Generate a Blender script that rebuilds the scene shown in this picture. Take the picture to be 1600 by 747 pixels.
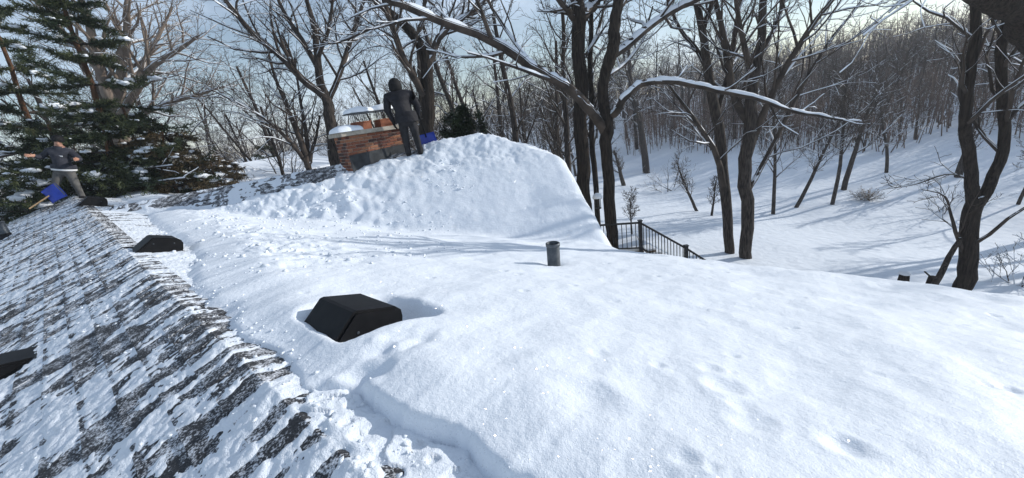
import bpy, bmesh, math, random
import numpy as np
from mathutils import Vector, Matrix
from math import radians, sin, cos, tan, pi, sqrt

# ------------------------------------------------------------------ scene, camera, light
for o in list(bpy.data.objects):
    bpy.data.objects.remove(o)
SC = bpy.context.scene
COL = SC.collection
EYE = 6.0                      # eye height above the yard
FPX, PITCH, ROLL = 600.0, 18.0, 8.5
cam_d = bpy.data.cameras.new('camera')
cam = bpy.data.objects.new('camera', cam_d)
COL.objects.link(cam)
cam.location = (0, 0, EYE)
RM = Matrix.Rotation(radians(90 - PITCH), 3, 'X') @ Matrix.Rotation(radians(-ROLL), 3, 'Z')
cam.rotation_euler = RM.to_euler()
cam_d.sensor_width = 36.0
cam_d.lens = 36.0 * FPX / 1600.0
cam_d.clip_start = 0.05
cam_d.clip_end = 3000
SC.camera = cam

SUN_AZ, SUN_EL = 77.0, 20.0    # azimuth clockwise from +Y
SUN_STRENGTH, SKY_STRENGTH, EXPOSURE = 4.2, 0.12, -0.05
w = bpy.data.worlds.new('World')
SC.world = w
w.use_nodes = True
nt = w.node_tree
nt.nodes.clear()
sky = nt.nodes.new('ShaderNodeTexSky')
sky.sky_type = 'NISHITA'
sky.sun_disc = False
sky.sun_elevation = radians(SUN_EL)
sky.sun_rotation = radians(SUN_AZ)
sky.air_density = 1.0
sky.dust_density = 0.25
bgn = nt.nodes.new('ShaderNodeBackground')
bgn.inputs['Strength'].default_value = SKY_STRENGTH
out = nt.nodes.new('ShaderNodeOutputWorld')
# thin high cloud over the whole sky
tc = nt.nodes.new('ShaderNodeTexCoord')
mp = nt.nodes.new('ShaderNodeMapping')
mp.inputs['Scale'].default_value = (1.0, 1.0, 2.6)
nz = nt.nodes.new('ShaderNodeTexNoise')
nz.inputs['Scale'].default_value = 2.6
nz.inputs['Detail'].default_value = 7
nz.inputs['Roughness'].default_value = 0.58
rp = nt.nodes.new('ShaderNodeValToRGB')
rp.color_ramp.elements[0].position = 0.44
rp.color_ramp.elements[0].color = (0.16, 0.16, 0.16, 1)
rp.color_ramp.elements[1].position = 0.66
rp.color_ramp.elements[1].color = (0.7, 0.7, 0.7, 1)
mx = nt.nodes.new('ShaderNodeMixRGB')
mx.inputs['Color2'].default_value = (7.0, 8.2, 10.0, 1)
nt.links.new(tc.outputs['Generated'], mp.inputs['Vector'])
nt.links.new(mp.outputs['Vector'], nz.inputs['Vector'])
nt.links.new(nz.outputs['Fac'], rp.inputs['Fac'])
nt.links.new(rp.outputs['Color'], mx.inputs['Fac'])
nt.links.new(sky.outputs['Color'], mx.inputs['Color1'])
nt.links.new(mx.outputs['Color'], bgn.inputs['Color'])
nt.links.new(bgn.outputs['Background'], out.inputs['Surface'])

sun_d = bpy.data.lights.new('sun', 'SUN')
sun_d.energy = SUN_STRENGTH
sun_d.angle = radians(0.6)
sun_d.color = (1.0, 0.965, 0.91)
sun = bpy.data.objects.new('sun', sun_d)
COL.objects.link(sun)
_sd = Vector((sin(radians(SUN_AZ)) * cos(radians(SUN_EL)), cos(radians(SUN_AZ)) * cos(radians(SUN_EL)), sin(radians(SUN_EL))))
sun.rotation_euler = _sd.to_track_quat('Z', 'Y').to_euler()
sun.location = (30, 0, 40)
SC.view_settings.view_transform = 'Standard'
SC.view_settings.look = 'None'
SC.view_settings.exposure = EXPOSURE
SC.view_settings.gamma = 1.0
SC.view_settings.use_curve_mapping = False
SC.render.engine = 'CYCLES'
SC.cycles.max_bounces = 6
SC.cycles.diffuse_bounces = 3
SC.cycles.volume_bounces = 1

# ------------------------------------------------------------------ helpers
RMN = np.array(RM)
def ray(x, y):
    return RMN @ np.array([(x - 800) / FPX, -(y - 373.5) / FPX, -1.0])
def at(x, y, Y):
    """world point in the direction of photo pixel (x, y) at forward distance Y"""
    d = ray(x, y)
    p = d * (Y / d[1])
    return np.array([p[0], p[1], p[2] + EYE])
def px_of(P):
    P = np.asarray(P, float)
    q = (P - np.array([0, 0, EYE])) @ RMN
    return 800 + FPX * q[..., 0] / -q[..., 2], 373.5 - FPX * q[..., 1] / -q[..., 2], -q[..., 2]

_perm = np.random.RandomState(7).permutation(4096)
_grad = np.random.RandomState(8).uniform(0, 2 * pi, 4096)
def noise(x, y, seed=0):
    x = np.asarray(x, float) + seed * 17.37
    y = np.asarray(y, float) + seed * 5.71
    xi = np.floor(x).astype(np.int64); yi = np.floor(y).astype(np.int64)
    fx = x - xi; fy = y - yi
    ux = fx * fx * fx * (fx * (fx * 6 - 15) + 10); uy = fy * fy * fy * (fy * (fy * 6 - 15) + 10)
    def g(ix, iy, dx, dy):
        a = _grad[_perm[(_perm[ix & 4095] + iy) & 4095]]
        return np.cos(a) * dx + np.sin(a) * dy
    n00 = g(xi, yi, fx, fy); n10 = g(xi + 1, yi, fx - 1, fy)
    n01 = g(xi, yi + 1, fx, fy - 1); n11 = g(xi + 1, yi + 1, fx - 1, fy - 1)
    return ((n00 * (1 - ux) + n10 * ux) * (1 - uy) + (n01 * (1 - ux) + n11 * ux) * uy) * 1.5
def fbm(x, y, o=4, seed=0, rough=0.5):
    s = 0; a = 1.0; f = 1.0
    for i in range(o):
        s = s + a * noise(np.asarray(x) * f, np.asarray(y) * f, seed + i * 3)
        a *= rough; f *= 2.03
    return s
def sstep(a, b, x):
    t = np.clip((np.asarray(x, float) - a) / (b - a), 0, 1)
    return t * t * (3 - 2 * t)
def smax(a, b, k):
    h = np.clip(0.5 + 0.5 * (a - b) / k, 0, 1)
    return b * (1 - h) + a * h + k * h * (1 - h)

def tag(o, label=None, cat=None, group=None, kind=None):
    if label: o['label'] = label
    if cat: o['category'] = cat
    if group: o['group'] = group
    if kind: o['kind'] = kind
    return o
def empty(name, loc=(0, 0, 0), rz=0.0):
    o = bpy.data.objects.new(name, None)
    COL.objects.link(o)
    o.empty_display_size = 0.2
    o.location = loc
    o.rotation_euler = (0, 0, rz)
    return o
def mesh_from(name, V, faces, smooth=True):
    """faces: one int array (N,k) or a list of such arrays"""
    if not isinstance(faces, (list, tuple)): faces = [faces]
    faces = [np.asarray(f, np.int32) for f in faces if len(f)]
    me = bpy.data.meshes.new(name)
    V = np.asarray(V, np.float32)
    me.vertices.add(len(V)); me.vertices.foreach_set('co', V.ravel())
    loops = np.concatenate([f.ravel() for f in faces])
    tot = np.concatenate([np.full(len(f), f.shape[1], np.int32) for f in faces])
    st = np.concatenate([[0], np.cumsum(tot)[:-1]]).astype(np.int32)
    me.loops.add(len(loops)); me.loops.foreach_set('vertex_index', loops)
    me.polygons.add(len(tot)); me.polygons.foreach_set('loop_start', st)
    me.polygons.foreach_set('loop_total', tot)
    me.polygons.foreach_set('use_smooth', np.full(len(tot), smooth, bool))
    me.update(calc_edges=True)
    return me
def obj(name, me, mat=None, parent=None):
    o = bpy.data.objects.new(name, me)
    COL.objects.link(o)
    if mat is not None and not me.materials: me.materials.append(mat)
    if parent is not None: o.parent = parent
    return o
def mk(name, V, faces, mat, parent=None, smooth=True):
    return obj(name, mesh_from(name, V, faces, smooth), mat, parent)
BOXF = np.array([[0, 3, 2, 1], [4, 5, 6, 7], [0, 1, 5, 4], [1, 2, 6, 5], [2, 3, 7, 6], [3, 0, 4, 7]])
class MB:
    def __init__(s): s.v = []; s.f = {}; s.n = 0
    def add(s, V, F):
        V = np.asarray(V, float); F = np.asarray(F)
        s.v.append(V); s.f.setdefault(F.shape[1], []).append(F + s.n); s.n += len(V)
    def box(s, c, sz, ax=None):
        """centre, full size, axes rows"""
        h = np.array(sz, float) / 2
        q = np.array([[-1, -1, -1], [1, -1, -1], [1, 1, -1], [-1, 1, -1], [-1, -1, 1], [1, -1, 1], [1, 1, 1], [-1, 1, 1]]) * h
        if ax is not None: q = q @ np.array(ax, float)
        s.add(q + np.array(c, float), BOXF)
    def bar(s, a, b, w, t, up=(0, 0, 1)):
        a = np.array(a, float); b = np.array(b, float)
        d = b - a; L = np.linalg.norm(d); d /= L
        sd = np.cross(d, up); sd /= np.linalg.norm(sd) + 1e-9
        u2 = np.cross(sd, d)
        s.box((a + b) / 2, (L, w, t), [d, sd, u2])
    def tube(s, pts, rad, k=10, cap=True):
        pts = np.asarray(pts, float); n = len(pts)
        rad = np.full(n, rad) if np.isscalar(rad) else np.asarray(rad, float)
        V, F = tubes([(pts, rad)], k)
        s.add(V, F)
        if cap:
            for i0 in (0, n - 1):
                base = s.n - n * k + i0 * k
                s.f.setdefault(k, []).append(np.array([list(range(base, base + k))]))
    def lathe(s, prof, c=(0, 0, 0), k=24, ax=None):
        prof = np.array(prof, float); n = len(prof)
        a = np.arange(k) * 2 * pi / k
        V = np.stack([prof[:, 0][:, None] * np.cos(a), prof[:, 0][:, None] * np.sin(a), np.repeat(prof[:, 1][:, None], k, 1)], -1).reshape(-1, 3)
        if ax is not None: V = V @ np.array(ax)
        i = np.arange(n - 1)[:, None] * k; j = np.arange(k)[None]; j2 = (j + 1) % k
        F = np.stack([i + j, i + j2, i + k + j2, i + k + j], -1).reshape(-1, 4)
        s.add(V + np.array(c), F)
    def build(s, name, mat, parent=None, smooth=False):
        return mk(name, np.concatenate(s.v), [np.concatenate(f) for f in s.f.values()], mat, parent, smooth)

def tubes(polys, k):
    """polys: list of (pts (n,3), rad (n,)); returns V, quads"""
    groups = {}
    for p, r in polys: groups.setdefault(len(p), []).append((p, r))
    Vs, Fs, off = [], [], 0
    for n, lst in groups.items():
        P = np.array([a for a, _ in lst]); R = np.array([b for _, b in lst])
        T = np.gradient(P, axis=1); T /= np.linalg.norm(T, axis=2, keepdims=True) + 1e-9
        ref = np.where(np.abs(T[:, :1, 2:3]) > 0.85, np.array([1.0, 0.13, 0]), np.array([0, 0.05, 1.0]))
        A = np.cross(T, ref); A /= np.linalg.norm(A, axis=2, keepdims=True) + 1e-9
        B = np.cross(T, A)
        a = np.arange(k) * 2 * pi / k
        V = P[:, :, None, :] + R[:, :, None, None] * (A[:, :, None, :] * np.cos(a)[None, None, :, None] + B[:, :, None, :] * np.sin(a)[None, None, :, None])
        m = len(lst)
        idx = np.arange(m * n * k).reshape(m, n, k)
        nx = np.roll(idx, -1, 2)
        F = np.stack([idx[:, :-1], nx[:, :-1], nx[:, 1:], idx[:, 1:]], -1).reshape(-1, 4)
        Vs.append(V.reshape(-1, 3)); Fs.append(F + off); off += m * n * k
    return np.concatenate(Vs), np.concatenate(Fs)

# ------------------------------------------------------------------ materials
def mat(name, col, rough=0.7, col2=None, scale=8.0, bump=0.0, bscale=40.0, stretch=None, spec=0.3, metal=0.0, detail=5, lo=0.35, hi=0.65, coat=0, bdist=0.02):
    m = bpy.data.materials.new(name); m.use_nodes = True
    n = m.node_tree.nodes; l = m.node_tree.links
    b = n['Principled BSDF']
    b.inputs['Roughness'].default_value = rough
    b.inputs['Specular IOR Level'].default_value = spec
    b.inputs['Metallic'].default_value = metal
    b.inputs['Base Color'].default_value = (*col, 1)
    tcn = n.new('ShaderNodeTexCoord'); mpn = n.new('ShaderNodeMapping')
    l.new(tcn.outputs['Object'], mpn.inputs['Vector'])
    if stretch: mpn.inputs['Scale'].default_value = stretch
    if col2:
        t = n.new('ShaderNodeTexNoise'); t.inputs['Scale'].default_value = scale; t.inputs['Detail'].default_value = detail
        r = n.new('ShaderNodeValToRGB')
        r.color_ramp.elements[0].position = lo; r.color_ramp.elements[1].position = hi
        r.color_ramp.elements[0].color = (*col, 1); r.color_ramp.elements[1].color = (*col2, 1)
        l.new(mpn.outputs['Vector'], t.inputs['Vector']); l.new(t.outputs['Fac'], r.inputs['Fac'])
        l.new(r.outputs['Color'], b.inputs['Base Color'])
    if bump:
        t2 = n.new('ShaderNodeTexNoise'); t2.inputs['Scale'].default_value = bscale; t2.inputs['Detail'].default_value = 5
        bp = n.new('ShaderNodeBump'); bp.inputs['Strength'].default_value = bump; bp.inputs['Distance'].default_value = bdist
        l.new(mpn.outputs['Vector'], t2.inputs['Vector']); l.new(t2.outputs['Fac'], bp.inputs['Height'])
        l.new(bp.outputs['Normal'], b.inputs['Normal'])
    return m

def snow_mat(name, grain=1.0, glint=True):
    m = bpy.data.materials.new(name); m.use_nodes = True
    n = m.node_tree.nodes; l = m.node_tree.links
    b = n['Principled BSDF']
    b.inputs['Base Color'].default_value = (0.80, 0.845, 0.90, 1)
    b.inputs['Roughness'].default_value = 0.55
    b.inputs['Specular IOR Level'].default_value = 0.25
    tcn = n.new('ShaderNodeTexCoord')
    t1 = n.new('ShaderNodeTexNoise'); t1.inputs['Scale'].default_value = 28; t1.inputs['Detail'].default_value = 6; t1.inputs['Roughness'].default_value = 0.62
    t2 = n.new('ShaderNodeTexNoise'); t2.inputs['Scale'].default_value = 240; t2.inputs['Detail'].default_value = 3
    mad = n.new('ShaderNodeMath'); mad.operation = 'MULTIPLY_ADD'; mad.inputs[1].default_value = 0.22
    bp = n.new('ShaderNodeBump'); bp.inputs['Strength'].default_value = 0.42 * grain; bp.inputs['Distance'].default_value = 0.02
    l.new(tcn.outputs['Object'], t1.inputs['Vector']); l.new(tcn.outputs['Object'], t2.inputs['Vector'])
    l.new(t2.outputs['Fac'], mad.inputs[0]); l.new(t1.outputs['Fac'], mad.inputs[2])
    l.new(mad.outputs['Value'], bp.inputs['Height']); l.new(bp.outputs['Normal'], b.inputs['Normal'])
    if glint:       # flat ice crystals: scattered smooth flakes with their own tilt
        vo = n.new('ShaderNodeTexVoronoi'); vo.inputs['Scale'].default_value = 300
        l.new(tcn.outputs['Object'], vo.inputs['Vector'])
        sep = n.new('ShaderNodeSeparateColor'); l.new(vo.outputs['Color'], sep.inputs['Color'])
        gt = n.new('ShaderNodeMath'); gt.operation = 'GREATER_THAN'; gt.inputs[1].default_value = 0.97
        l.new(sep.outputs['Red'], gt.inputs[0])
        geo = n.new('ShaderNodeNewGeometry')
        sb = n.new('ShaderNodeVectorMath'); sb.operation = 'SUBTRACT'; sb.inputs[1].default_value = (0.5, 0.5, 0.5)
        l.new(vo.outputs['Color'], sb.inputs[0])
        sc = n.new('ShaderNodeVectorMath'); sc.operation = 'SCALE'; sc.inputs['Scale'].default_value = 1.5
        l.new(sb.outputs['Vector'], sc.inputs[0])
        ad = n.new('ShaderNodeVectorMath'); ad.operation = 'ADD'
        l.new(geo.outputs['Normal'], ad.inputs[0]); l.new(sc.outputs['Vector'], ad.inputs[1])
        nm = n.new('ShaderNodeVectorMath'); nm.operation = 'NORMALIZE'; l.new(ad.outputs['Vector'], nm.inputs[0])
        g = n.new('ShaderNodeBsdfGlossy'); g.inputs['Roughness'].default_value = 0.18
        l.new(nm.outputs['Vector'], g.inputs['Normal'])
        ms = n.new('ShaderNodeMixShader')
        sc2 = n.new('ShaderNodeMath'); sc2.operation = 'MULTIPLY'; sc2.inputs[1].default_value = 0.22
        l.new(gt.outputs['Value'], sc2.inputs[0]); l.new(sc2.outputs['Value'], ms.inputs['Fac'])
        l.new(b.outputs['BSDF'], ms.inputs[1]); l.new(g.outputs['BSDF'], ms.inputs[2])
        l.new(ms.outputs['Shader'], n['Material Output'].inputs['Surface'])
    return m

def shingle_mat():
    """dark granule shingle with frozen snow dust caught in its grit"""
    m = bpy.data.materials.new('shingle_grit'); m.use_nodes = True
    n = m.node_tree.nodes; l = m.node_tree.links
    b = n['Principled BSDF']; b.inputs['Roughness'].default_value = 0.85
    geo = n.new('ShaderNodeNewGeometry')
    g1 = n.new('ShaderNodeTexNoise'); g1.inputs['Scale'].default_value = 190; g1.inputs['Detail'].default_value = 3
    r1 = n.new('ShaderNodeValToRGB'); e = r1.color_ramp.elements
    e[0].position = 0.35; e[0].color = (0.010, 0.011, 0.014, 1); e[1].position = 0.7; e[1].color = (0.055, 0.055, 0.06, 1)
    l.new(geo.outputs['Position'], g1.inputs['Vector']); l.new(g1.outputs['Fac'], r1.inputs['Fac'])
    d1 = n.new('ShaderNodeTexNoise'); d1.inputs['Scale'].default_value = 9; d1.inputs['Detail'].default_value = 9; d1.inputs['Roughness'].default_value = 0.78
    d2 = n.new('ShaderNodeTexNoise'); d2.inputs['Scale'].default_value = 110; d2.inputs['Detail'].default_value = 2
    mad = n.new('ShaderNodeMath'); mad.operation = 'MULTIPLY_ADD'; mad.inputs[1].default_value = 0.55
    l.new(geo.outputs['Position'], d1.inputs['Vector']); l.new(geo.outputs['Position'], d2.inputs['Vector'])
    l.new(d2.outputs['Fac'], mad.inputs[0]); l.new(d1.outputs['Fac'], mad.inputs[2])
    r2 = n.new('ShaderNodeValToRGB'); r2.color_ramp.elements[0].position = 0.76; r2.color_ramp.elements[1].position = 0.93
    l.new(mad.outputs['Value'], r2.inputs['Fac'])
    mxn = n.new('ShaderNodeMixRGB'); mxn.inputs['Color2'].default_value = (0.80, 0.82, 0.86, 1)
    l.new(r2.outputs['Color'], mxn.inputs['Fac']); l.new(r1.outputs['Color'], mxn.inputs['Color1'])
    l.new(mxn.outputs['Color'], b.inputs['Base Color'])
    bp = n.new('ShaderNodeBump'); bp.inputs['Strength'].default_value = 0.6; bp.inputs['Distance'].default_value = 0.006
    l.new(mad.outputs['Value'], bp.inputs['Height']); l.new(bp.outputs['Normal'], b.inputs['Normal'])
    return m

M_SNOW = snow_mat('snow')
M_SNOWR = snow_mat('snow_rough', 1.5, False)
M_SNOWB = mat('branch_snow', (0.80, 0.84, 0.89), 0.6)
M_GSNOW = mat('ground_snow', (0.77, 0.82, 0.88), 0.7, bump=0.35, bscale=3.0, bdist=0.15)
M_SHIN = shingle_mat()
M_BARK = mat('bark_dark', (0.012, 0.010, 0.009), 0.9, (0.060, 0.048, 0.039), 26, 1.0, 34, (1, 1, 0.12), 0.12, bdist=0.05, lo=.3, hi=.75)
M_BARKG = mat('bark_grey', (0.020, 0.017, 0.015), 0.9, (0.085, 0.070, 0.060), 24, 0.9, 30, (1, 1, 0.15), 0.15, bdist=0.04)
M_TWIG = mat('twig_brown', (0.030, 0.024, 0.020), 0.9, (0.080, 0.062, 0.050), 3)
M_PINEB = mat('pine_bark', (0.06, 0.032, 0.02), 0.9, (0.15, 0.08, 0.045), 10, 0.8, 18, (1, 1, 0.3), 0.15)
M_NEED = mat('needles', (0.020, 0.035, 0.016), 0.6, (0.065, 0.075, 0.028), 1.3)
M_NEEDB = mat('needles_rust', (0.055, 0.045, 0.022), 0.7, (0.11, 0.075, 0.035), 1.5)
M_LEAF = mat('shrub_leaf', (0.012, 0.030, 0.010), 0.45, (0.045, 0.07, 0.025), 3, spec=0.5)
M_PLAST = mat('black_plastic', (0.004, 0.004, 0.005), 0.55, (0.009, 0.009, 0.010), 14, 0.15, 60, spec=0.2, bdist=0.003)
M_METAL = mat('vent_metal', (0.055, 0.065, 0.075), 0.45, (0.12, 0.13, 0.14), 12, 0.2, 30, metal=0.5, bdist=0.004)
M_FLASH = mat('flashing', (0.028, 0.031, 0.034), 0.6, (0.06, 0.064, 0.068), 6, 0.3, 8, metal=0.4)
M_MORT = mat('mortar', (0.30, 0.26, 0.22), 0.95, (0.42, 0.37, 0.32), 20, 0.5, 60)
M_CONC = mat('concrete', (0.30, 0.27, 0.22), 0.9, (0.44, 0.40, 0.34), 9, 0.5, 40)
M_CLAY = mat('clay', (0.22, 0.075, 0.04), 0.8, (0.31, 0.12, 0.065), 8, 0.3, 30)
BR = [mat('brick_a', (0.17, 0.060, 0.036), 0.9, (0.25, 0.10, 0.058), 22, 0.6, 60),
      mat('brick_b', (0.25, 0.105, 0.058), 0.9, (0.33, 0.16, 0.09), 22, 0.6, 60),
      mat('brick_c', (0.085, 0.035, 0.027), 0.9, (0.15, 0.06, 0.042), 22, 0.6, 60),
      mat('brick_d', (0.04, 0.026, 0.025), 0.9, (0.085, 0.045, 0.038), 22, 0.6, 60)]
M_IRON = mat('railing_black', (0.008, 0.008, 0.009), 0.45, spec=0.4)
M_WOOD = mat('deck_wood', (0.13, 0.085, 0.05), 0.8, (0.2, 0.14, 0.09), 6, 0.3, 30)
M_SIDE = mat('siding', (0.42, 0.38, 0.32), 0.7, (0.5, 0.46, 0.39), 5)
M_TRIM = mat('trim', (0.40, 0.37, 0.31), 0.6, (0.5, 0.46, 0.39), 6)
M_JACK = mat('jacket_charcoal', (0.007, 0.007, 0.010), 0.75, (0.014, 0.014, 0.019), 9, 0.6, 12, bdist=0.03)
M_HOOD = mat('hoodie_grey', (0.024, 0.026, 0.036), 0.85, (0.042, 0.044, 0.056), 9, 0.6, 12, bdist=0.03)
M_PANTB = mat('pants_black', (0.010, 0.010, 0.012), 0.8, (0.022, 0.022, 0.025), 9, 0.6, 12, bdist=0.03)
M_PANTG = mat('pants_grey', (0.085, 0.082, 0.078), 0.85, (0.125, 0.12, 0.112), 9, 0.6, 12, bdist=0.03)
M_SKIN = mat('skin', (0.42, 0.22, 0.15), 0.5, (0.48, 0.26, 0.18), 10)
M_BLACK = mat('black_cloth', (0.006, 0.006, 0.007), 0.8)
M_WHITE = mat('white_cloth', (0.7, 0.7, 0.7), 0.8)
M_BLUE = mat('shovel_blue', (0.012, 0.035, 0.30), 0.35, (0.02, 0.06, 0.42), 5, spec=0.5)
M_SHAFT = mat('shovel_shaft', (0.30, 0.20, 0.11), 0.6, (0.4, 0.28, 0.16), 10)
M_DARK = mat('dark_void', (0.004, 0.004, 0.004), 0.9)
M_REED = mat('dry_brush', (0.16, 0.11, 0.07), 0.9, (0.26, 0.19, 0.12), 4)
M_EYE = mat('eye', (0.02, 0.015, 0.01), 0.2)

# ------------------------------------------------------------------ roof shape (u along the main ridge, d to its right)
UH = np.array([-0.742, 0.670]); VH = np.array([0.670, 0.742]); D0 = 0.283
TR, TL = 0.296, 0.325
DE, U0, U1 = 4.92, -6.0, 17.6
def ud(x, y):
    return x * UH[0] + y * UH[1], x * VH[0] + y * VH[1] - D0
def xy(u, d):
    return u * UH[0] + (d + D0) * VH[0], u * UH[1] + (d + D0) * VH[1]
def zridge(u):
    t = np.asarray(u, float) - 5.0
    return EYE - 0.92 + 0.036 * 0.5 * (t + np.sqrt(t * t + 1.5)) - 0.0
PC = at(140, 330, 8.5); PP = at(750, 209, 9.5); PP = PP - np.array([0, 0, 0.10]); PK = at(952, 374, 6.05)
PK[2] -= 0.14
def plane3(a, b, c):
    n = np.cross(b - a, c - a); n /= n[2]
    return lambda x, y: a[2] - (n[0] * (x - a[0]) + n[1] * (y - a[1]))
far_front = plane3(PC, PP, PK)
P2 = at(864, 243, 9.15)                           # where the rake leaves the drooping end of the ridge
FE = (PP - PC)[:2]; FLEN = np.linalg.norm(FE); FE = FE / FLEN
FN = np.array([FE[1], -FE[0]])                     # towards the camera
RK = (PK - P2)[:2]; RK = RK / np.linalg.norm(RK)   # down the front rake
PB = P2[:2] - RK * 4.0                             # foot of the rear rake
_zb = far_front(*(PP[:2] - FN * 0 + (PK - PP)[:2]))
far_back = plane3(PC, np.array([PP[0], PP[1], PP[2]]), np.array([PB[0], PB[1], _zb]))
HDROP = (PP[2] - (P2[2] - .12)) / float(np.dot(P2[:2] - PP[:2], FE))
def hip(x, y):
    a = (x - PP[0]) * FE[0] + (y - PP[1]) * FE[1]
    return PP[2] + 0.03 - HDROP * (0.5 * (a + np.sqrt(a * a + 0.06)))
def z_main(x, y):
    u, d = ud(x, y)
    return zridge(u) - np.where(d > 0, TR * d, -TL * d)
def z_far(x, y):
    return np.minimum(np.minimum(far_front(x, y), far_back(x, y)), hip(x, y))
def far_q(x, y):   # distance down the front of the far ridge (negative = behind), position along it 0..1
    rx = x - PC[0]; ry = y - PC[1]
    return rx * FN[0] + ry * FN[1], (rx * FE[0] + ry * FE[1]) / FLEN
RKN = np.array([RK[1], -RK[0]])
if np.dot(RKN, -FE) < 0: RKN = -RKN                # inward normal of the gable end
VL = (PK - PC)[:2]; VL = VL / np.linalg.norm(VL); VLN = np.array([-VL[1], VL[0]])
def s_far(x, y):
    q, t = far_q(x, y)
    s = (x - P2[0]) * RKN[0] + (y - P2[1]) * RKN[1]
    s = np.minimum(s, q + 3.9)
    s = np.minimum(s, (x - PC[0]) * VLN[0] + (y - PC[1]) * VLN[1] + 0.6)
    s = np.minimum(s, (t + 0.02) * FLEN)
    return s
def s_main(x, y):
    u, d = ud(x, y)
    return np.minimum(np.minimum(DE - d, u - U0), U1 - u)
def roofz(x, y):
    return np.maximum(z_main(x, y), np.where(s_far(x, y) > -0.3, z_far(x, y), -50))
def hit(px, py, lift=0.0):
    d = ray(px, py)
    t = np.arange(0.3, 40, 0.004)
    P = d[None] * t[:, None]
    z = P[:, 2] + EYE
    k = np.argmax(z < roofz(P[:, 0], P[:, 1]) + lift)
    return np.array([P[k, 0], P[k, 1], z[k]])

# vents and pipes are needed by the snow (it thins round them)
SN = 0.185                                      # depth of the untouched snow
V1 = hit(545, 505, 0.10); V2 = hit(249, 388, 0.03); V3 = hit(147, 319, 0.03); V4 = hit(-12, 588, 0.02)
PI1 = hit(864, 411, SN); PI2 = hit(10, 370, 0.02)

# ------------------------------------------------------------------ snow on the roof
def axis(lo, hi, a, b):
    """grid lines that are fine near 0 and widen with distance"""
    pos = [0.0]
    while pos[-1] < hi: pos.append(pos[-1] + a + b * abs(pos[-1]))
    neg = [0.0]
    while neg[-1] > lo: neg.append(neg[-1] - a - b * abs(neg[-1]))
    return np.array(neg[:0:-1] + pos)
def grid_faces(nu, nv, keep):
    i = np.arange(nu - 1)[:, None] * nv + np.arange(nv - 1)[None]
    F = np.stack([i, i + nv, i + nv + 1, i + 1], -1)
    k = keep[:-1, :-1] | keep[1:, :-1] | keep[:-1, 1:] | keep[1:, 1:]
    return F[k]
def compact(V, F):
    used = np.zeros(len(V), bool); used[F.ravel()] = True
    m = np.cumsum(used) - 1
    return V[used], m[F]

DENTS = [(800, 690, .10, .030), (780, 660, .05, .016), (905, 615, .11, .028), (935, 550, .04, .014), (1000, 590, .10, .016),
         (1130, 600, .06, .022), (1175, 655, .06, .016), (1310, 690, .05, .020), (1335, 700, .05, .014), (1110, 575, .04, .016),
         (1160, 630, .04, .014), (985, 640, .06, .010), (1240, 560, .09, .012), (1420, 610, .10, .014), (1480, 540, .12, .014),
         (1060, 480, .14, .016), (1200, 500, .14, .016), (760, 560, .16, .014), (690, 450, .20, .014), (1530, 465, .18, .03),
         (1340, 470, .18, .016), (945, 470, .10, .014), (1180, 452, .14, .02), (1400, 450, .15, .02), (1010, 700, .10, .014), (1500, 690, .08, .012)]
DENT_UD = []
for (dx, dy, r, dep) in DENTS:
    p = hit(dx, dy, SN); DENT_UD.append((*ud(p[0], p[1]), r, dep * .62))
_rs = np.random.RandomState(5)
for k in range(170):          # drips and clods fallen from the trees
    r_ = _rs.uniform(0.012, 0.035); DENT_UD.append((_rs.uniform(-2.5, 5), _rs.uniform(0.5, 4.7), r_, r_ * _rs.uniform(0.3, 0.6)))

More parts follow.
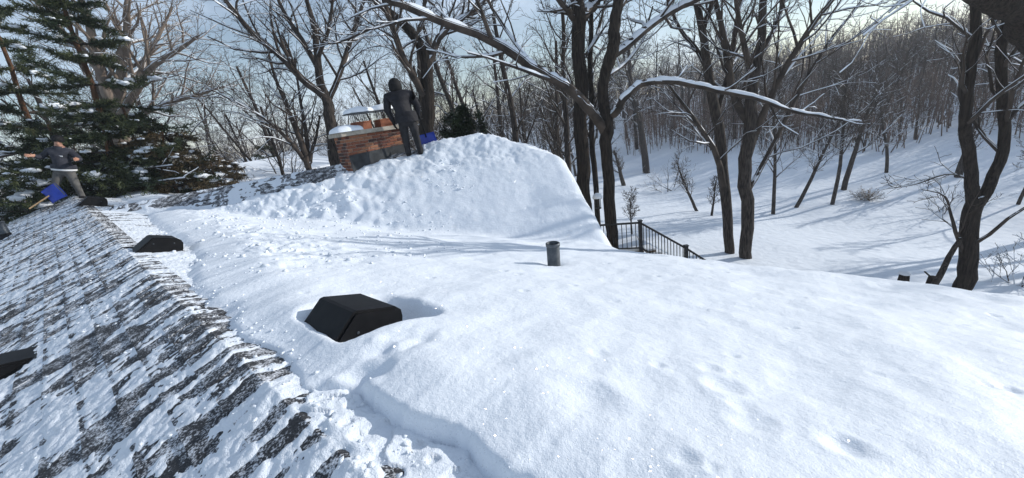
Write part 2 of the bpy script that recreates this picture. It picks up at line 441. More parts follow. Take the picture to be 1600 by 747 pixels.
def thin(a, b, sa=1.0):
    """patchy scraped snow, drawn out along b"""
    a = a + 0.05 * noise(a * 4, b * 6, 44); b = b + 0.08 * noise(a * 5, b * 3, 45)
    n = 0.55 * fbm(a * 3.1 * sa, b * 1.2 * sa, 3, 40) + 0.5 * fbm(a * 9 * sa, b * 4.0 * sa, 3, 50) + 0.28 * fbm(a * 34 * sa, b * 20 * sa, 2, 60)
    return n
def edge_d(u):
    e = 0.075 + 0.045 * noise(u * 1.7, u * 0 + 3.1, 1) + 0.03 * noise(u * 6.5, u * 0 + 1.1, 2) + 0.012 * noise(u * 22, u * 0, 3)
    e = e + 0.10 * sstep(1.55, 1.35, u) + 0.42 * sstep(3.6, 6.4, u) + 0.25 * sstep(8, 12, u)
    return e
def t_main(x, y):
    u, d = ud(x, y)
    e = edge_d(u)
    wdt = np.maximum(0.42 + 0.10 * sstep(3, 6, u) + 0.16 * noise(u * 2.2, u * 0 + .3, 9) - 0.26 * sstep(2.9, 2.3, u), 0.12)
    T = SN + 0.030 * fbm(u * 0.9, d * 0.8, 3, 11) + 0.011 * fbm(u * 2.3, d * 1.7, 3, 12) + 0.0035 * fbm(u * 9, d * 7, 3, 13)
    # long drift ridges towards the valley
    T = T + 0.035 * sstep(2.2, 4.2, u) * np.sin((d + 0.25 * noise(u * .4, d * .5, 15)) * 5.2) * sstep(0.6, 1.5, d) * 0.5
    for (du, dd, r, dep) in DENT_UD:
        m = (np.abs(u - du) < 3 * r) & (np.abs(d - dd) < 3 * r)
        if m.any():
            rr = np.hypot((u[m] - du), (d[m] - dd)) / r
            T[m] -= dep * (np.exp(-rr * rr * 1.3) - 0.30 * np.exp(-((rr - 1.35) / .35) ** 2))
    # well round the box vent, wider on the downhill and far side
    vu, vd = ud(V1[0], V1[1])
    a = (u - vu + 0.035) ; b = (d - vd - 0.05)
    q = np.hypot(np.maximum(np.abs(a) - 0.215, 0), np.maximum(np.abs(b - .04) - 0.20, 0)) + 0.012 * noise(u * 9, d * 9, 16)
    T = 0.05 + (T - 0.05) * sstep(0.0, 0.15, q) ** 0.8
    pu, pd = ud(PI1[0], PI1[1])
    T = T - 0.05 * np.exp(-(np.hypot(u - pu, d - pd) / 0.12) ** 2)
    rough = sstep(2.6, 4.6, u) * sstep(2.4, 0.7, d)
    T = T + rough * (0.035 * fbm(u * 5, d * 5, 3, 17) + 0.02 * np.abs(fbm(u * 14, d * 14, 2, 18)))
    T = T + 0.02 * fbm(u * 9, d * 7, 3, 19) * np.exp(-((d - e - .1) / .18) ** 2)
    rampT = 0.020 + 0.06 * np.exp(-((u - ud(V1[0], V1[1])[0]) / .55) ** 2) * sstep(.05, .35, d - e) + (0.31 + 0.05 * noise(u * 1.9, u * 0 + .3, 9)) * np.maximum(d - e, 0) + 0.06 * sstep(e, e + .07, d) * sstep(1.55, 1.25, u + .15 * noise(u * 8, d * 8, 20))
    T = -smax(-T, -rampT, 0.05)
    T = T * sstep(e - .03, e + .05, d) - 0.04 * (1 - sstep(e, e + wdt * .4, d))
    # scraped zone beyond
    tn = 0.014 - 0.010 * sstep(5, 8, u) + 0.022 * thin(u, d, .8)
    T = np.where(d < e + 0.02, np.minimum(T, tn), T)
    return T
def t_far(x, y):
    q, t = far_q(x, y)
    lumps = 0.055 * fbm(x * 1.7, y * 1.7, 4, 21, .55) + 0.022 * np.abs(fbm(x * 6.0, y * 6.0, 3, 22)) * (1 + fbm(x * .9, y * .9, 2, 28)) + 0.010 * fbm(x * 16, y * 16, 2, 23)
    calm = sstep(0.40, 0.70, t) * sstep(0.7, 1.7, q) * 0.75
    T = 0.125 + lumps * (1 - calm) * 0.95
    T = T + 0.06 * np.exp(-((t - 0.62) * FLEN / 1.6) ** 2) * sstep(0.3, 1.0, q) * (0.7 + fbm(x * 3, y * 3, 2, 24)) 
    T = T - 0.09 * np.exp(-(np.maximum(np.abs(t - 0.86), 0) / 0.04) ** 2) * sstep(0.0, 0.2, q) * sstep(.6, .3, q) * 0
    q0 = (1.15 - 1.15 * t) + 0.18 * noise(t * 14, t * 0, 25) + 0.05
    q0 = np.where(t > 0.84, q0 * 0 - 1.0, q0)
    k = sstep(q0 - 0.12, q0 + 0.16, q)
    tn = 0.004 + 0.028 * thin(x * 0.9 + y * .2, y * 0.9 - x * .2, 0.5)
    back = sstep(-0.15, -0.5, q)
    k = np.maximum(k, back)
    return tn * (1 - k) + T * k
def edge_profile(s, w=0.26):
    t = np.clip(1 - s / w, 0, 1)
    return np.sqrt(np.maximum(1 - t * t, 0))
def snow_top(x, y):
    sM = s_main(x, y); sF = s_far(x, y)
    zm = z_main(x, y); zf = z_far(x, y)
    s = np.where(zf > zm - 0.02, np.maximum(sF, np.where(zm > zf, sM, -9)), sM)
    s = np.maximum(s, np.where((sM > 0) & (zm > zf), sM, -9))
    a = zm + t_main(x, y); b = zf + t_far(x, y)
    b = np.where(sF > -0.2, b, -50)
    z = np.where(sF > -0.2, smax(a, np.where(sF > -0.2, b, a - 5), 0.10), a)
    a_ok = sM > -0.2
    z = np.where(a_ok, z, b)
    zr = np.maximum(np.where(a_ok, zm, -50), np.where(sF > -0.2, zf, -50))
    s = np.maximum(np.where(a_ok & (zm >= zf - 0.3), sM, -9), np.where(sF > -0.2, sF, -9))
    prof = edge_profile(s + 0.05 + 0.03 * noise(x * 3, y * 3, 30))
    z = np.where(s < 0.3, zr - 0.05 + (z - zr + 0.05) * prof, z)
    z = np.where(s < -0.02, z - (-0.02 - s) * 2.0, z)
    return z, zr, s

au = axis(-6.3, 18.0, 0.0125, 0.0036); ad_ = axis(0.0, 10.5, 0.0115, 0.0036)
UU, DD = np.meshgrid(au, ad_, indexing='ij')
X, Y = xy(UU, DD)
Z, ZR, S_ = snow_top(X, Y)
keep = (S_ > -0.12) & (Z > ZR - 0.02 - 0.2 * (S_ < 0.1)) & (ZR > 0)
F = grid_faces(len(au), len(ad_), keep)
V, F = compact(np.stack([X, Y, Z], -1).reshape(-1, 3), F.reshape(-1, 4))
o = mk('roof_snow', V, F, M_SNOW)
tag(o, 'deep smooth snow blanket lying over the shingled roof slopes', kind='stuff')

# thin scraped snow over the main ridge and its left slope
CAP = 0.145
def t_thin(u, d):
    n = thin(u, d)
    T = 0.0125 + 0.019 * n + 0.0045 * noise(u * 55, d * 38, 61) + 0.0025 * noise(u * 130, d * 90, 67)
    row = ((-d - 0.15) / 0.14) % 1.0
    T = T + np.where(d < -0.15, 0.003 * (row - 0.5) - 0.007 * np.exp(-((row - 0.95) / 0.09) ** 2) * (0.5 + fbm(u * 2.5, d * 2, 2, 66)), 0)
    # the ridge caps were brushed bare in strips
    uw = u + 0.045 * noise(u * 5, d * 6, 62) + 0.015 * noise(u * 19, d * 17, 68)
    ph = (uw / CAP) % 1.0
    zone = np.exp(-((d + 0.05 + 0.16 * noise(u * 2.4, u * 0, 63)) / 0.16) ** 2) * sstep(0.55, 1.15, u) * sstep(9, 5, u)
    cell = np.floor(uw / CAP)
    w_ = np.clip(-0.35 + 1.7 * ((cell * 0.618 + .3) % 1.0), 0, 1.1)
    T = T - zone * w_ * 0.052 * np.exp(-((ph - 0.45) / 0.30) ** 2) + zone * 0.006
    dark = sstep(0.15, 0.6, fbm(u * 2.6, d * 2.0, 3, 64)) * sstep(0, -0.25, d)
    T = T - 0.016 * dark - 0.012 * sstep(5, 8, u) * sstep(-.1, .1, d)
    # trodden track under the deep snow edge
    trk = sstep(1.75, 1.45, u) * sstep(0.0, 0.05, d)
    tread = 0.004 * np.sign(np.sin((u * 0.6 + d) * 2 * pi / 0.036)) * (np.abs(d - 0.075) < 0.05) * (np.abs(((u - 0.2) % 0.42) - 0.17) < 0.15)
    T = T * (1 - trk) + trk * (0.030 + 0.012 * fbm(u * 7, d * 7, 4, 65) - 0.012 * sstep(.02, .07, noise(u * 11, d * 13, 69)))
    for vp in (V4, PI2):
        vu, vd = ud(vp[0], vp[1])
    return T
au2 = axis(-3.0, 17.7, 0.0060, 0.0044); ad2 = axis(-4.3, 1.4, 0.0060, 0.0050)
UU, DD = np.meshgrid(au2, ad2, indexing='ij')
X, Y = xy(UU, DD)
TT = t_thin(UU, DD)
rzz = zridge(UU) - np.where(DD > 0, TR * DD, -TL * DD)
soft = 0.012 * np.exp(-(DD / 0.05) ** 2)
keep = (TT > -0.002) & (roofz(X, Y) < rzz + 0.05)
F = grid_faces(len(au2), len(ad2), keep)
V, F = compact(np.stack([X, Y, rzz + TT], -1).reshape(-1, 3), F.reshape(-1, 4))
o = mk('scraped_snow', V, F, M_SNOWR)
tag(o, 'thin patchy scraped snow over the dark shingles along the ridge', kind='stuff')

# loose clods of shovelled snow
rng = np.random.RandomState(11)
ico = bmesh.new(); bmesh.ops.create_icosphere(ico, subdivisions=1, radius=1)
IV = np.array([v.co[:] for v in ico.verts]); IF = np.array([[v.index for v in f.verts] for f in ico.faces]); ico.free()
def clods(pts, sizes, rg):
    m = len(pts)
    J = IV[None] * (1 + rg.uniform(-.5, .45, (m, len(IV), 1))) * np.array([1, 1, .6]) * np.array(sizes)[:, None, None] * rg.uniform(.6, 1.3, (m, 1, 3))
    V = J + np.array(pts)[:, None, :]
    F = IF[None] + (np.arange(m) * len(IV))[:, None, None]
    return V.reshape(-1, 3), F.reshape(-1, 3)
pts, szs = [], []
def scatter(n, fu, fd, smin, smax_):
    u = fu(n); d = fd(n)
    x, y = xy(u, d); z, zr, s = snow_top(x, y)
    zt = zridge(u) - np.where(d > 0, TR * d, -TL * d) + t_thin(u, d)
    z = np.where(d < 0, zt, np.maximum(z, zt))
    r = smin + (smax_ - smin) * rng.power(0.35, n)
    ok = s > 0.15
    for i in np.nonzero(ok)[0]: pts.append((x[i], y[i], z[i] + r[i] * 0.15)); szs.append(r[i])
scatter(900, lambda n: rng.uniform(0.4, 12, n), lambda n: -np.abs(rng.normal(0, 0.8, n)), 0.003, 0.016)
scatter(420, lambda n: rng.uniform(0.6, 4.5, n), lambda n: rng.normal(0.10, 0.07, n), 0.003, 0.013)
scatter(700, lambda n: rng.uniform(3.2, 8.5, n), lambda n: rng.uniform(0.3, 3.0, n), 0.005, 0.032)
n = 1500
t = rng.uniform(0.15, 0.95, n); q = rng.uniform(0.1, 1, n) ** 0.8 * 3.0
x = PC[0] + FE[0] * FLEN * t + FN[0] * q; y = PC[1] + FE[1] * FLEN * t + FN[1] * q
z, zr, s = snow_top(x, y)
r = 0.008 + 0.030 * rng.power(0.35, n)
dens = fbm(x * 0.9, y * 0.9, 2, 27) > -0.05
for i in np.nonzero((s > 0.2) & dens & (z_far(x, y) > z_main(x, y)))[0]: pts.append((x[i], y[i], z[i] + r[i] * 0.1)); szs.append(r[i])
V, F = clods(pts, szs, rng)
o = mk('snow_clods', V, F, M_SNOWR, smooth=True)
tag(o, 'loose clods of shovelled snow scattered over the roof', kind='stuff')

# ------------------------------------------------------------------ the house
house = empty('house', (*xy(5, 0), 0.0))
house_inv = np.array(house.location)
tag(house, 'long shingled house with two joined roof wings under snow', 'house')
def hpart(o):          # keep world placement under the house empty
    o.parent = house
    o.matrix_parent_inverse = Matrix.Translation(-Vector(house.location))
    return o
def W(u, d, z): x, y = xy(u, d); return np.array([x, y, z])
# roof decking slabs
def slab(name, corners, th, m):
    top = np.array(corners); bot = top - np.array([0, 0, th]); n = len(top)
    V = np.concatenate([top, bot]); F = [list(range(n))]; F2 = [list(range(2 * n - 1, n - 1, -1))]
    S = [[i, n + i, n + (i + 1) % n, (i + 1) % n] for i in range(n)]
    fl = [np.array(F), np.array(F2), np.array(S)] if n != 4 else [np.array(F + F2 + S)]
    return hpart(mk(name, V, fl, m, smooth=False))
us = list(np.linspace(U0, U1, 25))
def strip_slab(name, dd, tt):
    V = []; th = 0.12
    for u in us:
        z = float(zridge(u)); V += [W(u, 0, z - 0.004), W(u, dd, z - 0.004 - tt * abs(dd)), W(u, dd, z - tt * abs(dd) - th), W(u, 0, z - th)]
    F = []
    for i in range(len(us) - 1):
        a = 4 * i
        for k in range(4): F.append([a + k, a + (k + 1) % 4, a + 4 + (k + 1) % 4, a + 4 + k])
    F += [[0, 1, 2, 3], [4 * len(us) - 1, 4 * len(us) - 2, 4 * len(us) - 3, 4 * len(us) - 4]]
    return hpart(mk(name, V, np.array(F), M_SHIN, smooth=False))
strip_slab('roof_deck', -4.6, TL)
strip_slab('roof_deck', DE - 0.06, TR)
Kz = PK[2] - 0.0
z2_ = float(z_far(P2[0], P2[1]))
slab('roof_deck', [PC + [0, 0, -.006], [*(PP[:2]), PP[2] - .006], [P2[0], P2[1], z2_ - .006], [PK[0], PK[1], float(z_far(PK[0], PK[1])) - .03]][::-1], 0.12, M_SHIN)
CB = PC[:2] - FN * 4.0
PBz = float(z_far(PB[0], PB[1]))
slab('roof_deck', [[PC[0], PC[1], PC[2] - .006], [PP[0], PP[1], PP[2] - .006], [P2[0], P2[1], z2_ - .006], [PB[0], PB[1], PBz - .006], [CB[0], CB[1], float(far_back(*CB)) - .006]], 0.12, M_SHIN)

# shingles: tabs with a real butt edge; the largest in view are objects of their own
def tab_mesh(w_, l_, th):
    # local: x along the course, y up the slope (towards the ridge); thin at the top, thick at the butt
    V = [(-w_ / 2, 0, 0), (w_ / 2, 0, 0), (w_ / 2, l_, -.002), (-w_ / 2, l_, -.002), (-w_ / 2, 0, th), (w_ / 2, 0, th), (w_ / 2, l_, .003), (-w_ / 2, l_, .003)]
    return np.array(V)
TV = tab_mesh(0.298, 0.16, 0.011)
tab_me = mesh_from('shingle', TV, BOXF, False); tab_me.materials.append(M_SHIN)
sl = math.atan(TL)
tabs = []
rs = random.Random(3)
for r_i in range(30):
    d_b = -(0.15 + 0.14 * (r_i + 1))
    off = 0.15 * (r_i % 2) + rs.uniform(-.02, .02)
    for k in range(-12, 58):
        u = k * 0.302 + off
        x, y = xy(u, d_b)
        pp = px_of((x, y, zridge(u) + TL * d_b))
        dist = math.hypot(x, y)
        vis = pp[2] > 0.2 and -60 < pp[0] < 1660 and -60 < pp[1] < 800
        tabs.append((0 if vis else 1, dist, u, d_b))
tabs.sort()
slope_ax = lambda u: (np.array([UH[0], UH[1], 0.018 * 0]), np.array([VH[0] * cos(sl), VH[1] * cos(sl), sin(sl)]))
def tab_matrix(u, d):
    ex, ey = slope_ax(u); ez = np.cross(ex, ey)
    if ez[2] < 0: ex = -ex; ez = np.cross(ex, ey)
    x, y = xy(u, d); z = float(zridge(u)) + TL * d
    Mx = np.eye(4); Mx[:3, 0] = ex; Mx[:3, 1] = ey; Mx[:3, 2] = ez; Mx[:3, 3] = (x, y, z + rs.uniform(0, .003))
    return Mx
rest = MB()
for i, (_, dist, u, d) in enumerate(tabs):
    Mx = tab_matrix(u, d)
    if i < 290:
        o = bpy.data.objects.new('shingle', tab_me); COL.objects.link(o)
        o.parent = house; o.matrix_parent_inverse = Matrix.Translation(-Vector(house.location)); o.matrix_basis = Matrix(Mx.tolist())
    elif dist < 20:
        rest.add(TV @ Mx[:3, :3].T + Mx[:3, 3], BOXF)
# bare rows showing beside the far ridge
a_ff = math.atan(0.533)
for r_i in range(10):
    for k in range(int(FLEN / 0.302)):
        t_ = (k * 0.302 + 0.15 * (r_i % 2)) / FLEN; q_ = 0.14 * (r_i + 1)
        if q_ > 1.5 * (1.05 - t_): continue
        x = PC[0] + FE[0] * FLEN * t_ + FN[0] * q_; y = PC[1] + FE[1] * FLEN * t_ + FN[1] * q_
        z = float(far_front(x, y))
        if z < float(z_main(x, y)): continue
        ex = np.array([FE[0], FE[1], (PP[2] - PC[2]) / FLEN]); ex /= np.linalg.norm(ex)
        ey = np.array([-FN[0] * cos(a_ff), -FN[1] * cos(a_ff), sin(a_ff)]); ez = np.cross(ex, ey)
        rest.add(TV @ np.array([ex, ey, ez]) + np.array([x, y, z]), BOXF)
o = hpart(rest.build('shingle_courses', M_SHIN)); o['kind'] = 'stuff'
# ridge caps: folded strips over the main ridge, each its own piece
sr = math.atan(TR)
def cap_mesh():
    L = 0.165
    V = []
    for (yy, th) in ((0.0, 0.012), (L, 0.004)):
        V += [(yy, -0.15, -0.15 * TL), (yy, 0, 0), (yy, 0.15, -0.15 * TR), (yy, 0.15, -0.15 * TR + th), (yy, 0, th), (yy, -0.15, -0.15 * TL + th)]
    F = []
    for k in range(6): F.append([k, (k + 1) % 6, 6 + (k + 1) % 6, 6 + k])
    me = mesh_from('ridge_cap', V, [np.array(F), np.array([[5, 4, 3, 2, 1, 0], [6, 7, 8, 9, 10, 11]])], False)
    me.materials.append(M_SHIN)
    return me
cap_me = cap_mesh()
k = 0
for i in range(-14, 118):
    u = i * CAP
    o = bpy.data.objects.new('ridge_cap', cap_me); COL.objects.link(o)
    x, y = xy(u, 0)
    Mx = Matrix(((UH[0], VH[0], 0, x), (UH[1], VH[1], 0, y), (0, 0, 1, float(zridge(u)) + 0.004), (0, 0, 0, 1)))
    o.parent = house; o.matrix_parent_inverse = Matrix.Translation(-Vector(house.location)); o.matrix_basis = Mx
# eaves, rake boards, walls
m = MB()
zz = float(zridge(0)) - TR * DE
m.bar(W(U0, DE - 0.02, zz - .09), W(2.75, DE - 0.02, zz - .09), 0.05, 0.17); hpart(m.build('fascia', M_TRIM))
m = MB()
kz = float(z_far(PK[0], PK[1]))
m.bar((P2[0] - RKN[0] * .03, P2[1] - RKN[1] * .03, z2_ - .10), (PK[0] - RKN[0] * .03 + RK[0] * .06, PK[1] - RKN[1] * .03 + RK[1] * .06, kz - .13), 0.05, 0.17); hpart(m.build('rake_board', M_TRIM))
m = MB()
m.bar((P2[0] - RKN[0] * .03, P2[1] - RKN[1] * .03, z2_ - .10), (PB[0] - RKN[0] * .03, PB[1] - RKN[1] * .03, PBz - .10), 0.05, 0.17); hpart(m.build('rake_board', M_TRIM))
def wall(name, poly):
    hpart(mk(name, np.array(poly), [np.array([list(range(len(poly)))])], M_SIDE, smooth=False))
ze = zz - 0.15
def lap_wall(a, b, z0, z1):
    a = np.array(a); b = np.array(b); n_ = int((z1 - z0) / 0.15)
    V = []; F = []
    dv = (b - a) / np.linalg.norm(b - a); nv = np.array([dv[1], -dv[0]]) * 0.012
    for i in range(n_):
        za = z0 + (z1 - z0) * i / n_; zb = z0 + (z1 - z0) * (i + 1) / n_
        k0 = len(V)
        V += [(*(a + nv), za), (*(b + nv), za), (*b, zb), (*a, zb)]; F.append([k0, k0 + 1, k0 + 2, k0 + 3])
        if i: V += [(*a, za), (*b, za)]; F.append([k0 + 4, k0 + 5, k0 + 1, k0])
    hpart(mk('wall', V, np.array(F), M_SIDE, smooth=False))
c1 = xy(U0 + .3, DE - .45); c2 = xy(2.6, DE - .45); c3 = xy(U0 + .3, -4.2); c4 = xy(U1 - .3, -4.2); c5 = xy(U1 - .3, DE - .45)
lap_wall(c1, c2, -0.2, ze); lap_wall(c3, c1, -0.2, ze); lap_wall(c4, c3, -0.2, ze); lap_wall(c5, c4, -0.2, ze)
gi = RKN * 0.35
wall('gable_wall', [(*(PK[:2] + gi), -.2), (*(PB + gi), -.2), (*(PB + gi), PBz - .14), (P2[0] + gi[0], P2[1] + gi[1], z2_ - .14), (*(PK[:2] + gi), kz - .14)])
lap_wall(PB + gi + RK * .4, CB + RK * .4, -0.2, float(far_back(*PB)) - .1)
wall('gable_wall', [(*xy(U0 + .29, -4.2), ze - .2), (*xy(U0 + .29, DE - .45), ze - .2), (*xy(U0 + .29, DE - .45), zz - .06), W(U0 + .29, 0, float(zridge(U0)) - .16), (*xy(U0 + .29, -4.2), float(zridge(U0)) - TL * 4.2 - .16)])

# ------------------------------------------------------------------ chimney
def chimney():
    ca_ = radians(42); e = np.array([cos(ca_), sin(ca_), 0]); f = np.array([e[1], -e[0], 0]); up = np.array([0, 0, 1.0])
    cl = at(547, 247, 8.6)
    ys_ = np.linspace(8.0, 11, 400); pr_ = np.array([at(636, 231, y_) for y_ in ys_])
    cr = pr_[np.argmin(np.abs(np.arctan2(pr_[:, 1] - cl[1], pr_[:, 0] - cl[0]) - ca_))]
    Wd = float(np.dot(cr - cl, e)); Dp = 0.62
    o0 = cl.copy()
    z0 = min(cl[2], cr[2]) - 0.5
    nC = 11; ch = 0.0678; bh = 0.0575
    ztop = at(541, 213, float(cl[1]))[2]
    nC = int(round((ztop - z0) / ch)); z0 = ztop - nC * ch
    org = np.array([cl[0], cl[1], z0])
    AX = [e, -f, up]          # x along the face, y into the roof, z up
    def Pt(a, b, c): return org + e * a - f * b + up * c
    ch_o = MB(); ch_o.box(Pt(Wd / 2, Dp / 2, nC * ch / 2 - .2), (Wd - 0.022, Dp - 0.022, nC * ch + .4), AX)
    core = hpart(ch_o.build('chimney', M_MORT))
    core['label'] = 'red brick chimney with concrete slab and two clay flues'
    def sub(mb, name, m_, smooth=False):
        o = mb.build(name, m_, None, smooth)
        o.parent = core
        o.matrix_parent_inverse = (Matrix.Translation(-Vector(house.location))).inverted() @ Matrix.Translation(-Vector(house.location)) if False else Matrix.Identity(4)
        return o
    core.matrix_parent_inverse = Matrix.Translation(-Vector(house.location))
    core_inv = Matrix.Identity(4)
    R = random.Random(4)
    bl, bw = 0.195, 0.092
    meshes = {}
    def brick(c, L, ang, idx):
        key = (round(L, 3), idx)
        if key not in meshes:
            b = bmesh.new(); bmesh.ops.create_cube(b, size=1)
            bmesh.ops.scale(b, vec=(L, bw, bh), verts=b.verts)
            bmesh.ops.bevel(b, geom=b.edges[:] , offset=0.004, segments=1, affect='EDGES')
            me = bpy.data.meshes.new('brick'); b.to_mesh(me); b.free(); me.materials.append(BR[idx]); meshes[key] = me
        o = bpy.data.objects.new('brick', meshes[key]); COL.objects.link(o)
        o.parent = core
        ax = math.atan2(e[1], e[0]) + ang
        o.matrix_basis = Matrix.Translation(Vector(c)) @ Matrix.Rotation(ax, 4, 'Z')
    n_f = max(4, int(round(Wd / 0.205))); stp = Wd / n_f; L = stp - 0.011
    n_s = 3; stps = Dp / n_s; Ls = stps - 0.011
    for c in range(nC):
        zc = (c + .5) * ch
        sh = 0.5 * (c % 2)
        for side in (0, 1):
            k0 = 0
            xs = [(i + .5) * stp for i in range(n_f)] if sh == 0 else [i * stp for i in range(1, n_f)]
            for a in xs:
                idx = R.choices([0, 1, 2, 3], [5, 3, 4, 2.5])[0]
                brick(Pt(a, 0.042 + R.uniform(-.003, .003), zc) if side == 0 else Pt(a, Dp - 0.042, zc), L, 0, idx)
            if sh:
                for a in (stp * .25, Wd - stp * .25):
                    brick(Pt(a, 0.042, zc) if side == 0 else Pt(a, Dp - .042, zc), stp / 2 - .011, 0, R.choice([0, 1, 2]))
        for side in (0, 1):
            ys = [(i + .5) * stps for i in range(n_s)] if sh else [stps, 2 * stps]
            if not sh: ys = [i * stps for i in range(1, n_s)]
            for b_ in ys:
                if b_ < .1 or b_ > Dp - .1: b_ = min(max(b_, .19), Dp - .19)
                brick(Pt(0.043, b_, zc) if side == 0 else Pt(Wd - .043, b_, zc), Ls if sh == 0 else Ls * .9, pi / 2, R.choices([0, 1, 2, 3], [4, 1, 5, 4])[0])
    # slab
    zt = nC * ch
    mb = MB(); mb.box(Pt(Wd / 2, Dp / 2, zt + 0.045), (Wd + 0.16, Dp + 0.16, 0.086), AX); sub(mb, 'cap_slab', M_CONC)
    # flashing apron along the foot
    mb = MB()
    zf0 = (cl[2] - z0); zf1 = (cr[2] - z0)
    A = [Pt(-.01, -.018, zf0 - .5), Pt(Wd + .01, -.018, zf1 - .5), Pt(Wd + .01, -.018, zf1 + .11), Pt(-.01, -.018, zf0 + .05)]
    B = [p + (-f) * 0.022 for p in A]
    mb.add(np.array(A + B), np.array([[0, 1, 2, 3], [7, 6, 5, 4], [0, 4, 5, 1], [1, 5, 6, 2], [2, 6, 7, 3], [3, 7, 4, 0]]))
    sub(mb, 'flashing', M_FLASH)
    # flues with metal covers
    for (ca, pw) in ((0.36 * Wd + .06, 0.34), (0.36 * Wd + .62, 0.34)):
        mb = MB()
        h = 0.15; k = 4
        prof = [(pw / 2, 0), (pw / 2 * .96, h), (pw / 2 * 1.04, h), (pw / 2 * 1.04, h + .025), (pw / 2 * .86, h + .025), (pw / 2 * .8, .03)]
        V = []; 
        for (rr, zz_) in prof:
            for (sx, sy) in ((-1, -1), (1, -1), (1, 1), (-1, 1)): V.append(Pt(ca + sx * rr, Dp / 2 + sy * rr, zt + .088 + zz_))
        F = []
        for i in range(len(prof) - 1):
            for j in range(4): F.append([i * 4 + j, i * 4 + (j + 1) % 4, (i + 1) * 4 + (j + 1) % 4, (i + 1) * 4 + j])
        F.append([len(V) - 4, len(V) - 3, len(V) - 2, len(V) - 1])
        mb.add(V, F); sub(mb, 'flue', M_CLAY)
        mb = MB()
        for j in range(-3, 4):
            for (sa, sb) in ((1, 0), (0, 1)):
                for sg in (-1, 1):
                    a_ = ca + (j / 3 * pw * .42 if sa else sg * pw * .42); b_ = Dp / 2 + (sg * pw * .42 if sa else j / 3 * pw * .42)
                    mb.bar(Pt(a_, b_, zt + .26), Pt(a_, b_, zt + .44), .006, .006, up=(1, 0, 0))
        sub(mb, 'spark_screen', M_FLASH)
        mb = MB(); lid = pw + 0.20
        mb.box(Pt(ca, Dp / 2, zt + 0.447), (lid, lid, 0.022), AX); sub(mb, 'flue_cover', M_METAL)
        dome(Pt(ca, Dp / 2, zt + 0.459), lid * .53, lid * .53, 0.12, e, core)
    dome(Pt(0.14, 0.22, zt + 0.09), 0.32, 0.36, 0.13, e, core)
def dome(c, a, b, h, e, parent, name='snow_cap'):
    n_, k_ = 7, 28
    V = []; 
    for i in range(n_):
        t = i / (n_ - 1); rr = cos(t * pi / 2) ** 0.45; zz_ = sin(t * pi / 2) * h
        for j in range(k_):
            an = 2 * pi * j / k_
            cx = np.sign(cos(an)) * abs(cos(an)) ** .6 * a * rr; cy = np.sign(sin(an)) * abs(sin(an)) ** .6 * b * rr
            wob = 1 + .06 * sin(3 * an + c[0] * 7) + .03 * sin(7 * an)
            V.append((c[0] + (cx * e[0] - cy * e[1]) * wob, c[1] + (cx * e[1] + cy * e[0]) * wob, c[2] + zz_ * (1 + .12 * sin(5 * cx / a + 2))))
    F = [[i * k_ + j, i * k_ + (j + 1) % k_, (i + 1) * k_ + (j + 1) % k_, (i + 1) * k_ + j] for i in range(n_ - 1) for j in range(k_)]
    o = mk(name, V, [np.array(F), np.array([list(range((n_ - 1) * k_, n_ * k_))])], M_SNOWB)
    if parent: o.parent = parent
    return o
chimney()

# ------------------------------------------------------------------ roof vents and pipes
def box_vent(c, rz, tilt_ax, label, w_=0.46, l_=0.42, h=0.20, group=None):
    """hood: high rounded outlet end downhill (+y), sloping cheek uphill"""
    root = empty('roof_vent', c)
    tag(root, label, 'roof vent', group)
    root.matrix_basis = tilt_ax
    b = bmesh.new()
    # side profile in (y, z): low at the uphill end
    prof = [(-l_ / 2 - .06, 0.0), (-l_ / 2 + .09, h), (-l_ / 2 + .11, h + .006), (l_ / 2 - .05, h - .01), (l_ / 2 - .012, h - .035), (l_ / 2, h - .075), (l_ / 2, 0.0)]
    xs = (-w_ / 2, w_ / 2)
    vs = [[b.verts.new((x, y, z)) for (y, z) in prof] for x in xs]
    for i in range(len(prof) - 1): b.faces.new([vs[0][i], vs[1][i], vs[1][i + 1], vs[0][i + 1]])
    b.faces.new(vs[0][::-1]); b.faces.new(vs[1])
    bmesh.ops.recalc_face_normals(b, faces=b.faces)
    eg = [e_ for e_ in b.edges if abs(e_.verts[0].co.x - e_.verts[1].co.x) < 1e-6 and max(e_.verts[0].co.z, e_.verts[1].co.z) > .01]
    bmesh.ops.bevel(b, geom=eg, offset=0.014, segments=2, affect='EDGES')
    me = bpy.data.meshes.new('hood'); b.to_mesh(me); b.free(); me.materials.append(M_PLAST)
    obj('hood', me, None, root)
    mb = MB(); mb.box((0, 0.02, -0.006), (w_ + .16, l_ + .18, 0.012)); mb.build('base_flange', M_PLAST, root)
    for k in range(13):          # louvre slots across the outlet face
        x = -w_ / 2 + .035 + k * (w_ - .07) / 12
        mb = MB(); mb.box((x, l_ / 2 + .002, .062), (0.009, 0.008, 0.085)); mb.build('louvre', M_PLAST, root)
    for (x, z) in ((-w_ / 2 - .002, .10), (w_ / 2 + .002, .10)):
        for yy in (-.08, .10):
            mb = MB(); mb.lathe([(0.0, .004), (.006, .003), (.008, 0)], (0, 0, 0), 10, [[0, 0, 1], [0, 1, 0], [1 if x > 0 else -1, 0, 0]])
            v = np.concatenate(mb.v) + np.array([x, yy, z]); mb.v = [v]; mb.build('rivet', M_METAL, root)
    return root
